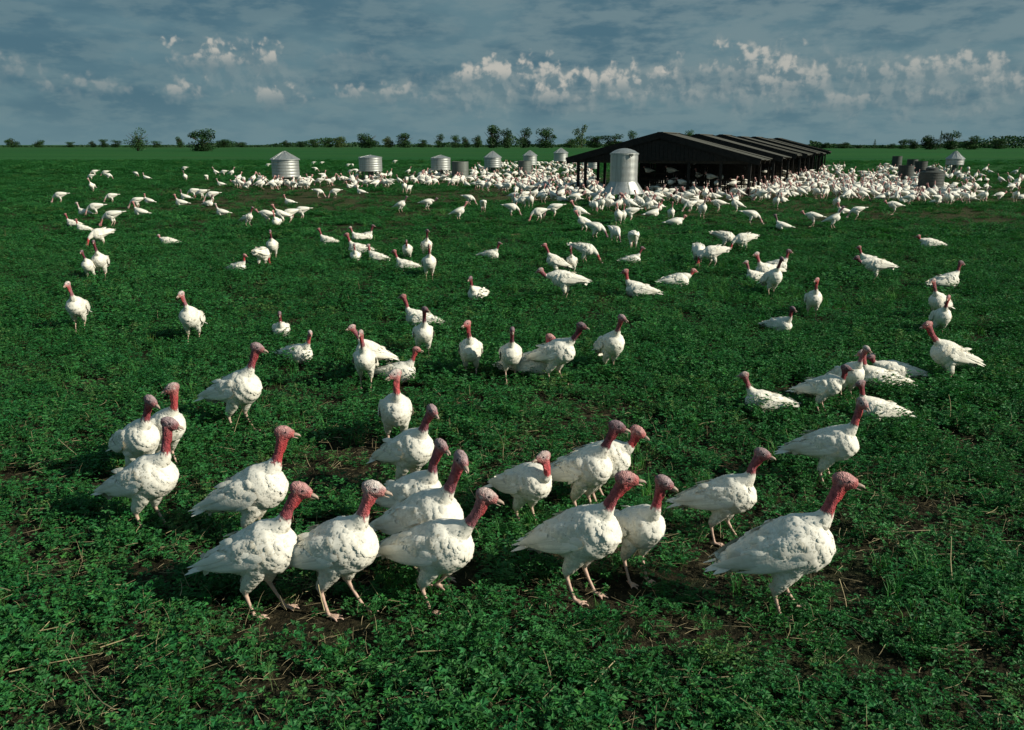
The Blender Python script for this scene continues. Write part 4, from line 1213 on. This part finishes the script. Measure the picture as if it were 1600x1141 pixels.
    print('birds', len(ALL_BIRDS), 'crowd', len(crowd), 'tris near', sum(len(m.polygons) for m in bpy.data.meshes if m.name.startswith('turkey')))


FARCACHE = {}
SOLIDS = []
ROOSTS = []


# ------------------------------------------------------------------ feeders and tanks
def rings(r, z0, z1, pitch=.10, depth=.007):
    """corrugated cylinder profile"""
    out = []; n = max(3, int((z1 - z0) / pitch))
    for i in range(n * 4 + 1):
        f = i / (n * 4); out.append((r + depth * math.sin(f * n * 2 * math.pi), z0 + (z1 - z0) * f))
    return out


def put(u, y, name, label, cat, group):
    x = at_dist(u, y)
    o = empty(name, (x, y, 0), random.uniform(0, 6))
    tag(o, label, cat, group)
    return o, x


def cone_feeder(u, y, rpx, v_peak, v_top, v_bot, label, flat=False):
    o, x = put(u, y, 'bulk_feeder', label, 'feeder', 'galvanised poultry feeders in the field')
    px = y * cp / FPX; r = rpx * px; z0, z1, z2 = height_at(y, v_bot), height_at(y, v_top), height_at(y, v_peak)
    SOLIDS.append((x, y, r * .75))
    b = MB().lathe([(r * .55, z0 + .02), (r * .97, z0)] + rings(r, z0 + .02, z1, .17, .008) + [(r * .97, z1)], 40)
    link('tank_body', b.mesh('feeder_body', M_galv, True, 40), o)
    over = 1.04 if flat else 1.10
    c = MB().lathe([(r * .9, z1 - .05), (r * over, z1 - .04), (r * over, z1), (r * .55, z1 + (z2 - z1) * .52), (.10, z2 - .04), (.10, z2 - .005), (.002, z2)], 40)
    for i in range(12):     # raised seams of the roof sheets
        a = i * math.pi / 6; ca, sa = math.cos(a), math.sin(a)
        c.bar((ca * .12, sa * .12, z2 - .03), (ca * r * over * .98, sa * r * over * .98, z1 + .012), .025, .02)
    link('conical_lid', c.mesh('feeder_lid', M_galv, False, 30), o)
    t = MB().lathe([(r * .2, .10), (r * .95, .08), (r * 1.02, .20), (r * 1.0, .20), (r * .92, .11), (r * .3, .14), (r * .25, z0)], 28)
    link('feed_trough', t.mesh('feeder_trough', M_tank, True, 40), o)
    for i in range(4):
        a = i * math.pi / 2 + .4
        l = MB().bar((math.cos(a) * r * .9, math.sin(a) * r * .9, 0), (math.cos(a) * r * .85, math.sin(a) * r * .85, z0 + .06), .06, .06)
        link('leg', l.mesh('feeder_leg', M_tank), o)
    return o


def tank(u, y, rpx, v_top, label, hatch=False, vbot=None):
    M_tank = M_dark if u > 1000 else globals()['M_tank']
    o, x = put(u, y, 'water_tank', label, 'tank', 'dark weathered tanks in the field')
    px = y * cp / FPX; r = rpx * px; z1 = height_at(y, v_top)
    SOLIDS.append((x, y, r))
    b = MB().lathe([(r * .1, .02), (r, .0)] + rings(r, .02, z1, .15, .007) + [(r * 1.015, z1), (r * 1.015, z1 + .03), (r * .97, z1 + .03), (r * .96, z1 - .5), (.01, z1 - .5)], 36)
    link('tank_shell', b.mesh('tank_shell', M_tank, True, 40), o)
    h = MB().lathe([(r * 1.02, z1 * .5 - .02), (r * 1.035, z1 * .5), (r * 1.02, z1 * .5 + .02)], 36)
    link('hoop', h.mesh('tank_hoop', M_tank, True, 60), o)
    if hatch:
        c = MB().lathe([(r * .97, z1 - .02), (r * .7, z1 + .10), (r * .52, z1 + .12), (r * .52, z1 + .24), (r * .42, z1 + .29), (.01, z1 + .31)], 28)
        link('lid', c.mesh('tank_lid', M_tank, True, 40), o)
    return o


def silo_feeder():
    y = 41.0; o, x = put(973, y, 'silo_feeder', 'tall galvanised silo feeder with flared skirt and domed lid before the shelter', 'feeder', None)
    o.rotation_euler[2] = 0
    px = y * cp / FPX; zz = lambda v: height_at(y, v)
    SOLIDS.append((x, y, 1.15))
    r = 21.5 * px; rs = 34 * px
    zt, zn, zs = zz(240), zz(284), zz(302)
    b = MB().lathe([(r, zn)] + rings(r, zn + .01, zt, .30, .0035) + [(r, zt)], 48)
    link('cylinder', b.mesh('silo_cylinder', M_galv, True, 40), o)
    s = MB().lathe([(r * 1.01, zn + .03), (r * 1.01, zn - .01), (rs * .98, zs + .03), (rs, zs), (rs * .97, zs), (rs * .6, zs + .12)], 48)
    link('skirt', s.mesh('silo_skirt', M_galv, True, 40), o)
    for i in range(8):
        a = i * math.pi / 4 + .2; ca, sa = math.cos(a), math.sin(a)
        q = MB().bar((ca * r * 1.02, sa * r * 1.02, zn), (ca * rs * .99, sa * rs * .99, zs + .035), .03, .012)
        link('skirt_seam', q.mesh('silo_seam', M_galv), o)
    l = MB().lathe([(r * .98, zt - .04), (r * 1.05, zt - .05), (r * 1.05, zt + .02), (r * .98, zt + .03), (r * .75, zt + .13), (r * .45, zt + .20), (r * .2, zt + .235), (.005, zt + .245)], 48)
    link('domed_lid', l.mesh('silo_lid', M_galv, True, 50), o)
    k = MB().box((.25, -r * 1.06, zt - .06), (.16, .06, .10)).box((.25, -r * 1.09, zt - .09), (.05, .05, .12))
    link('latch', k.mesh('silo_latch', M_tank), o)
    t = MB().lathe([(rs * .2, .08), (rs * .92, .05), (rs * 1.0, .20), (rs * .96, .20), (rs * .8, .1), (rs * .3, .14), (rs * .25, zs + .1)], 32)
    link('feed_trough', t.mesh('silo_trough', M_tank, True, 40), o)
    for i in range(6):
        a = i * math.pi / 3 + .3
        q = MB().bar((math.cos(a) * rs * .9, math.sin(a) * rs * .9, 0), (math.cos(a) * rs * .9, math.sin(a) * rs * .9, zs + .02), .05, .05)
        link('leg', q.mesh('silo_leg', M_tank), o)


def build_feeders():
    silo_feeder()
    cone_feeder(448, 59, 21, 236, 249, 277, 'widest galvanised feeder with cone lid, far left above a cluster of turkeys')
    cone_feeder(580, 68, 18, 242, 246, 268, 'bright galvanised feeder with nearly flat lid, second from the left', True)
    cone_feeder(689, 74, 15.3, 242, 247, 266, 'galvanised feeder with flat lid touching the grey green tank', True)
    cone_feeder(770, 86, 13.2, 236, 246, 262, 'cone lidded feeder standing between the two grey green tanks')
    cone_feeder(828, 100, 10.8, 235, 243, 258, 'small cone lidded feeder rising behind the right grey green tank')
    cone_feeder(876, 112, 11, 231, 239, 252, 'cone lidded feeder cut by the tip of the shelter roof')
    cone_feeder(927, 92, 8.5, 239, 248, 264, 'narrow feeder seen under the left end of the shelter roof')
    cone_feeder(1489, 78, 13, 236, 248, 258, 'cone lidded feeder at the right border behind the dark tanks')
    tank(719, 69, 13.3, 253, 'open grey green corrugated tank right of the flat lidded feeder')
    tank(820, 76, 10.6, 252, 'open grey green corrugated tank in front of the small cone feeder')
    tank(1452, 49, 18.5, 270, 'largest dark corrugated tank with a small raised lid at the right', True)
    tank(1414, 66, 11.3, 259, 'dark tank directly left of the largest lidded tank')
    tank(1400, 98, 7.3, 244.5, 'small dark tank farthest left and farthest back of the right hand tanks')
    tank(1424, 92, 8, 249.5, 'small dark tank second from left in the rear row at the right')
    tank(1437, 80, 9.5, 252.5, 'dark tank with sunlit right side behind the largest lidded tank')


# ------------------------------------------------------------------ shelters
def build_shelters():
    ax, ay = 8.25, 48.0; psi = R(24); HW = 5.5; RZ, EZ = 3.41, 1.98
    D = 4.0; GAP = 4.3
    slope = math.atan2(RZ - EZ, HW); Ls = math.hypot(HW, RZ - EZ) + .12
    # corrugated sheet, .8 m wide, corrugations run down the slope (local x down slope, y along ridge)
    def sheet():
        w = .8; n = 16; V = []
        for j in range(n + 1):
            yy = w * j / n; z = .018 * math.sin(j * math.pi / 2)
            V += [(0, yy, z), (Ls, yy, z), (0, yy, z - .006), (Ls, yy, z - .006)]
        F = []
        for j in range(n):
            a = j * 4; b = a + 4
            F += [(a, a + 1, b + 1, b), (a + 2, b + 2, b + 3, a + 3), (a + 1, a + 3, b + 3, b + 1), (a, b, b + 2, a + 2)]
        return mesh_np('roof_sheet', V, F, M_roof, False)
    sh = sheet()
    looks = ['nearest low open shelter with black gable end and corrugated roof behind the silo feeder', 'second open shelter in the row, roof edge just behind the nearest one',
             'third open shelter in the row of corrugated roofs', 'fourth shelter roof in the row receding right', 'fifth shelter roof in the row receding right',
             'sixth shelter roof, last but one of the row', 'farthest shelter at the right end of the row']
    for k in range(7):
        s = k * (D + GAP)
        if k >= 1: s += 1.6
        jz = random.uniform(-.08, .08) if k else 0
        o = empty('open_shelter', (ax + math.sin(psi) * s, ay + math.cos(psi) * s, 0), -psi + (R(random.uniform(-1.2, 1.2)) if k else 0))   # local +y runs along the ridge
        tag(o, looks[k], 'shelter', 'row of open turkey shelters')
        for sd in (-1, 1):
            for j in range(5):
                m = bpy.data.objects.new('roof_sheet', sh); col.objects.link(m); m.parent = o
                yy = j * .8
                rot = Matrix.Rotation(slope, 4, 'Y')
                if sd == -1: rot = Matrix.Rotation(math.pi, 4, 'Z') @ rot; yy += .8
                rot = rot @ Matrix.Rotation(R(random.uniform(-.5, .5)), 4, 'Y')
                m.matrix_local = Matrix.Translation((0, yy, RZ + jz + .03 + random.uniform(-.012, .012))) @ rot
        # ridge cap
        link('ridge_cap', MB().bar((0, -.05, RZ + jz + .055), (0, D + .05, RZ + jz + .055), .34, .03).mesh('ridge_cap', M_roof), o)
        # rafters, fascia boards on both gable ends
        for yy in (-.06, D + .06):
            for sd in (-1, 1):
                link('fascia_board', MB().bar((0, yy, RZ + jz - .10), (sd * (HW + .02), yy, EZ + jz - .10), .05, .36).mesh('fascia', M_black), o)
        for yy in (.12, D * .5, D - .12):
            for sd in (-1, 1):
                link('rafter', MB().bar((0, yy, RZ + jz - .12), (sd * HW, yy, EZ + jz - .12), .08, .14).mesh('rafter', M_wood), o)
            link('tie_beam', MB().bar((-HW * .96, yy, EZ + jz - .12), (HW * .96, yy, EZ + jz - .12), .08, .16).mesh('tie_beam', M_wood), o)
        # gable infill boards (front and back triangles)
        for yy in (.02, D - .02):
            g = MB(); nb = 46
            for i in range(nb):
                x0 = -HW * .97 + (HW * 1.94) * i / nb; x1 = x0 + HW * 1.94 / nb - .012; xm = (x0 + x1) / 2
                zt = RZ + jz - .16 - (RZ - EZ) * abs(xm) / HW; zb = EZ + jz - .06
                if zt - zb > .04: g.box((xm, yy + .004 * (i % 2), (zt + zb) / 2), (x1 - x0, .02, zt - zb))
            q = link('gable_boards', g.mesh('gable_boards', M_black), o); q['kind'] = 'stuff'
        # posts
        for xx in (-HW * .88, -HW * .80 if k == 0 else -HW * .6, -HW * .3, HW * .3, HW * .62, HW * .9):
            for yy in (.15, D - .15):
                link('post', MB().box((xx, yy, (EZ + jz - .1) / 2), (.15, .15, EZ + jz - .1)).mesh('post', M_black), o)
        # roosts: sloping frames with rails where birds perch
        for rr in range(5):
            yy = .6 + rr * .75; zz = .55 + (rr % 3) * .30
            link('roost_rail', MB().bar((-HW * (.45 if k == 0 else .8), yy, zz), (HW * .85, yy, zz), .07, .06).mesh('roost_rail', M_wood), o)
            for xx in (-HW * .3, HW * .1, HW * .5, HW * .8):
                link('roost_leg', MB().bar((xx, yy, 0), (xx, yy, zz), .06, .06).mesh('roost_leg', M_wood), o)
            if k < 4:
                nn = random.randint(1, 4) if k == 0 else random.randint(0, 3)
                for q in range(nn):
                    xx = random.uniform(-HW * (.3 if k == 0 else .7), HW * .82)
                    ROOSTS.append((ax + math.sin(psi) * (s + yy) + math.cos(psi) * xx, ay + math.cos(psi) * (s + yy) - math.sin(psi) * xx, zz + .02))
        # black vertical boards added across the back, standing in for the shade inside
        g = MB(); nb = 50; x0 = -HW * (.45 if k == 0 else .9)
        for i in range(nb):
            xm = x0 + (HW * .86 - x0) * (i + .5) / nb
            if random.random() < .06: continue
            g.box((xm, D - .30 + .006 * (i % 2), .85 + random.uniform(-.03, .03)), ((HW * .86 - x0) / nb - .02, .02, 1.7))
        q = link('shade_boards', g.mesh('shade_boards', M_black), o); q['kind'] = 'stuff'
    # pale rails leaning and lying by the right eave
    def W(u, v, z): x, y = ground(u, v, z); return (x, y, z)
    a, b = W(1203, 271, .62), W(1232, 273, .62)
    r = link('fence_rail', MB().bar(a, b, .07, .10).mesh('fence_rail', M_rail)); tag(r, 'pale horizontal rail lying by the right eave of the near shelters', 'rail')
    x, y = ground(1229, 276); r = link('leaning_pole', MB().bar((x, y, 0), (x + .35, y + .1, 1.25), .09, .09).mesh('leaning_pole', M_rail)); tag(r, 'pale pole leaning at the end of the horizontal rail', 'pole')
    x, y = ground(1170, 300); r = link('leaning_pole', MB().bar((x, y, 0), (x + .25, y + .2, .9), .08, .08).mesh('leaning_pole', M_rail)); tag(r, 'pale stake leaning among turkeys before the second shelter', 'pole')


# ------------------------------------------------------------------ trees
def crown_mesh(name, seed, w, h, n, mat, leaf=.55, airy=False, conifer=False, low=0.12):
    r = np.random.default_rng(seed); V = []; F = []; T = []
    nb = 5 if conifer else (16 if not airy else 11)
    blobs = []
    for i in range(nb):
        if conifer:
            f = i / (nb - 1); blobs.append((0, 0, h * (.15 + .8 * f), w * .5 * (1 - f * .85), h * .14))
        else:
            a = r.uniform(0, 6.28); zf = r.uniform(.02, .40) if i % 5 < 2 else r.uniform(low + .25, .86); rr = w * .5 * r.uniform(.1, .62) * math.sqrt(max(.1, 1 - (2 * zf - 1.1) ** 2 * .7))
            s = r.uniform(.16, .27) if not airy else r.uniform(.10, .17)
            blobs.append((rr * math.cos(a), rr * math.sin(a), h * zf, w * s, h * s * .85))
    P = []; C = []
    per = n // nb
    for b in blobs:
        d = r.normal(0, 1, (per, 3)); d /= np.linalg.norm(d, axis=1, keepdims=True); q = d * (r.random((per, 1)) ** .35)
        P.append(np.stack([b[0] + q[:, 0] * b[3], b[1] + q[:, 1] * b[3], b[2] + q[:, 2] * b[4]], 1)); C.append(np.full(per, r.uniform(.7, 1.3)))
    P = np.vstack(P); C = np.concatenate(C); m = len(P)
    a = norm_rows(r.normal(0, 1, (m, 3))); b = norm_rows(np.cross(a, r.normal(0, 1, (m, 3))))
    s = (leaf * r.uniform(.6, 1.3, (m, 1)))
    V = np.stack([P - a * s * .5, P + b * s * .32, P + a * s * .5, P - b * s * .32], 1).reshape(-1, 3)
    F = np.arange(m * 4).reshape(-1, 4)
    t = (C * r.uniform(.75, 1.25, m))[:, None] * np.array([[1.0, 1.0, 1.0]])
    return mesh_np(name, V, F, mat, False, np.repeat(t, 4, 0))


def norm_rows(a): return a / (np.linalg.norm(a, axis=1, keepdims=True) + 1e-9)


def trunk_mesh(name, seed, w, h, thick):
    r = np.random.default_rng(seed); mb = MB()
    mb.tube([(0, 0, -.2), (0, 0, h * .2), (r.normal(0, .03) * w, 0, h * .5), (r.normal(0, .06) * w, 0, h * .8)], [thick * 1.25, thick, thick * .7, thick * .2], 7)
    for i in range(6):
        a = i * 1.05 + r.uniform(0, .6); z0 = h * r.uniform(.2, .5); L = w * r.uniform(.25, .42)
        mb.tube([(0, 0, z0), (L * .5 * math.cos(a), L * .5 * math.sin(a), z0 + h * .15), (L * math.cos(a), L * math.sin(a), z0 + h * .34)], [thick * .5, thick * .3, thick * .1], 5)
    return mb.mesh(name, M_bark, True)


def build_trees():
    # u, v top, v base, width px, distance, kind
    T = [(216, 203, 235.5, 32, 385, 'open'), (318, 205, 236, 40, 370, 'dense'), (282, 214, 230, 13, 800, 'dense'), (145, 220, 230, 9, 850, 'dense'), (162, 218, 230, 13, 850, 'dense'), (181, 220, 230, 15, 850, 'dense'),
         (246, 221, 230, 18, 850, 'dense'), (350, 219, 230, 26, 850, 'dense'), (377, 222, 230, 18, 900, 'dense'), (448, 219, 230, 11, 900, 'dense'), (470, 221, 230, 13, 900, 'dense'), (492, 218, 230, 13, 850, 'dense'),
         (512, 217, 230, 16, 850, 'dense'), (531, 215, 230, 20, 850, 'dense'), (577, 209, 231, 30, 700, 'dense'), (607, 213, 230, 15, 800, 'dense'), (634, 209, 230, 25, 800, 'dense'), (660, 219, 230, 14, 850, 'dense'),
         (686, 211, 230, 15, 800, 'dense'), (712, 213, 230, 15, 800, 'dense'), (728, 214, 230, 14, 800, 'dense'), (746, 211, 230, 15, 800, 'dense'), (769, 197, 231, 26, 700, 'dense'), (792, 204, 231, 19, 700, 'dense'),
         (819, 202, 231, 21, 720, 'dense'), (853, 203, 231, 31, 720, 'dense'), (890, 217, 231, 22, 760, 'dense'), (909, 189, 230, 27, 700, 'airy'), (930, 213, 231, 26, 740, 'dense'), (960, 212, 231, 34, 740, 'dense'),
         (989, 206, 231, 17, 740, 'dense'), (1077, 206, 231, 16, 740, 'dense'), (1288, 223, 232, 16, 640, 'dense'), (1318, 222, 232, 18, 640, 'dense'), (1342, 227, 232, 9, 640, 'dense'), (1366, 220, 232, 7, 620, 'conifer'),
         (1391, 225, 232, 14, 620, 'dense'), (1411, 219, 233, 16, 580, 'dense'), (1429, 218, 233, 17, 560, 'dense'), (1452, 211, 234, 26, 500, 'dense'), (1468, 209, 234, 9, 500, 'conifer'), (1486, 208, 234, 26, 490, 'dense'),
         (1515, 214, 234, 24, 500, 'dense'), (1560, 218, 233, 22, 560, 'dense'), (60, 219, 230, 16, 850, 'dense'), (20, 216, 230, 18, 850, 'dense'), (110, 222, 230, 14, 880, 'dense')]
    meshes = {}
    for k in range(6): meshes[('dense', k)] = (crown_mesh('tree_crown', 600 + k, 10, 10, 2400, M_tree, .62, low=-.02), trunk_mesh('tree_trunk', 620 + k, 10, 10, .4))
    for k in range(2): meshes[('open', k)] = (crown_mesh('tree_crown_open', 640 + k, 10, 10, 1700, M_tree, .5, low=.0), trunk_mesh('tree_trunk', 645 + k, 10, 10, .35))
    meshes[('airy', 0)] = (crown_mesh('tree_crown_airy', 650, 10, 10, 1000, M_treepale, .5, True), trunk_mesh('tree_trunk', 655, 10, 10, .16))
    meshes[('conifer', 0)] = (crown_mesh('tree_crown_conifer', 660, 10, 10, 900, M_tree, .5, False, True), trunk_mesh('tree_trunk', 665, 10, 10, .2))
    names = {'dense': ('broadleaf_tree', 'dark bushy tree'), 'open': ('broadleaf_tree', 'ragged leafy tree'), 'airy': ('slender_tree', 'tall pale sparse tree'), 'conifer': ('conifer_tree', 'narrow pointed tree')}
    special = {0: 'ragged leafy tree standing in the field at far left', 1: 'large round dark bush standing in the field, right of the ragged tree', 22: 'tallest dark tree of the central treeline, left of the shelter',
               27: 'tall pale sparse tree rising behind the shelter roof tip', 14: 'wide dark tree above the second feeder', 16: 'round dark tree between second and third feeders', 24: 'dark tree in the gap left of the broad one near centre',
               25: 'broad dark tree left of the pale sparse one', 31: 'treetop showing just right of the shelter ridge', 35: 'narrow pointed tree on the right horizon', 39: 'big round tree left of the narrow spire at right edge',
               40: 'narrow spire tree between two big round ones at right', 41: 'big round tree at the right border of the horizon', 30: 'treetop above the left slope of the shelter roof'}
    def near(u):
        marks = [(216, 'the ragged field tree'), (318, 'the large round bush'), (448, 'the widest feeder'), (580, 'the second feeder'), (689, 'the flat lidded feeder'), (770, 'the tallest dark tree'), (909, 'the pale sparse tree'), (1035, 'the shelter ridge'),
                 (1300, 'the end of the shelters'), (1366, 'the pointed tree'), (1452, 'the largest tank'), (1600, 'the right border')]
        m = min(marks, key=lambda q: abs(q[0] - u)); return ('left of ' if u < m[0] else 'right of ') + m[1]
    cnt = {}
    for i, (u, vt, vb, w, y, kd) in enumerate(T):
        if kd in ('open',): k = 0
        elif kd == 'dense': k = i % 6
        else: k = 0
        cr, tk = meshes[(kd, k)]
        px = y * cp / FPX; W = w * px * (1.42 if kd == 'dense' else 1.35); H = height_at(y, vt) * 1.06
        nm, ds = names[kd]
        o = empty(nm, (at_dist(u, y), y, 0), random.uniform(0, 6)); o.scale = (W / 10, W / 10, H / 10 * 1.04)
        a = link('crown', cr, o); b = link('trunk', tk, o)
        lab = special.get(i)
        if not lab:
            lab = '%s on the horizon %s' % ('small ' + ds if w < 18 else ds, near(u))
            cnt[lab] = cnt.get(lab, 0) + 1
            if cnt[lab] > 1: lab += ', ' + ['', '', 'farther along', 'beyond two others', 'beyond three others', 'beyond four others', 'beyond five others'][min(cnt[lab], 6)]
        tag(o, lab, 'tree', 'trees along the horizon')
    # continuous far hedge and woods
    r = np.random.default_rng(9); m = 34000
    u = r.uniform(-60, 1660, m); yy = np.where(u < 1250, 930 + 60 * r.random(m), 660 + 40 * r.random(m))
    x = (u - 800) / FPX * yy
    prof = np.interp(u, [0, 95, 120, 150, 260, 330, 380, 400, 440, 480, 520, 560, 600, 650, 700, 740, 800, 840, 880, 920, 960, 1000, 1035, 1300, 1340, 1400, 1440, 1500, 1600],
                     [3, 2, 2, 5, 3, 5, 7, 3, 6, 7, 11, 9, 6, 8, 10, 14, 16, 12, 11, 18, 19, 16, 9, 8, 4, 7, 11, 15, 11])
    hh = prof * yy / FPX * (.2 + 2.6 * np.clip(fbm(x * .035, x * 0 + 3, 4, 3) - .3, 0, .5)); hh0 = 1.6 + 22 * np.clip(fbm(x * .045, x * 0 + 3, 4, 3) - .42, 0, 1) * np.clip(fbm(x * .006, x * 0 + 9, 7, 2) * 2 - .3, .15, 1.3)
    P = np.stack([x, yy, hh * r.random(m) ** .8], 1)
    a = norm_rows(r.normal(0, 1, (m, 3))); b = norm_rows(np.cross(a, r.normal(0, 1, (m, 3)))); s = r.uniform(.8, 1.9, (m, 1))
    V = np.stack([P - a * s * .6, P + b * s * .5, P + a * s * .6, P - b * s * .5], 1).reshape(-1, 3)
    t = np.repeat((r.uniform(.6, 1.2, m))[:, None] * np.array([[.9, 1.0, 1.15]]), 4, 0)
    o = link('far_woods', mesh_np('far_woods', V, np.arange(m * 4).reshape(-1, 4), M_tree, False, t))
    tag(o, 'thin dark line of distant woods along the whole horizon', kind='stuff')


# ------------------------------------------------------------------ a few tall weeds in front
def build_weeds():
    for i, (u, v, s, lab) in enumerate([(792, 905, 1.15, 'upright leafy weed between the stout and ruffled turkeys'), (790, 925, .8, 'short broad leaved weed beside the upright leafy weed'),
                                        (498, 700, 1.2, 'thin pale weed behind the leftmost front turkeys'), (1395, 925, 1.0, 'leafy weed growing at the lower right corner')]):
        r = np.random.default_rng(800 + i); x, y = ground(u, v)
        o = empty('weed', (x, y, float(lump(x, y))), 0); tag(o, lab, 'weed')
        H = .26 * s; pts = [(0, 0, 0), (.01, .0, H * .5), (.02 * r.normal(), 0, H)]
        V, F = tube_np(pts, [.004, .003, .0015], 5)
        link('stem', mesh_np('weed_stem', V, F, M_stem, True, np.ones((len(V), 3))), o)
        V = []; F = []; T = []
        for q in range(34):
            f = r.uniform(.15, 1); p = np.array([.01 * f, 0, H * f]); a = r.uniform(0, 6.28); d = norm([math.cos(a), math.sin(a), .4]); L = .055 * s * (1.15 - .6 * f)
            up = norm(np.array([0, 0, 1.0]) - d * d[2]); sd = np.cross(d, up); n = len(V); p = p + d * .012
            V += [p, p + d * L * .5 + sd * L * .25, p + d * L * .55 - up * L * .05, p + d * L * .5 - sd * L * .25, p + d * L - up * L * .15]
            F += [(n, n + 1, n + 2), (n, n + 2, n + 3), (n + 1, n + 4, n + 2), (n + 3, n + 2, n + 4)]; T += [(1.5, 1.25, 1.3)] * 5
        q = link('foliage', mesh_np('weed_foliage', np.array(V), F, M_clover, False, np.array(T)), o)


build_feeders()
build_shelters()
build_birds()
build_trees()
build_clover()
build_weeds()
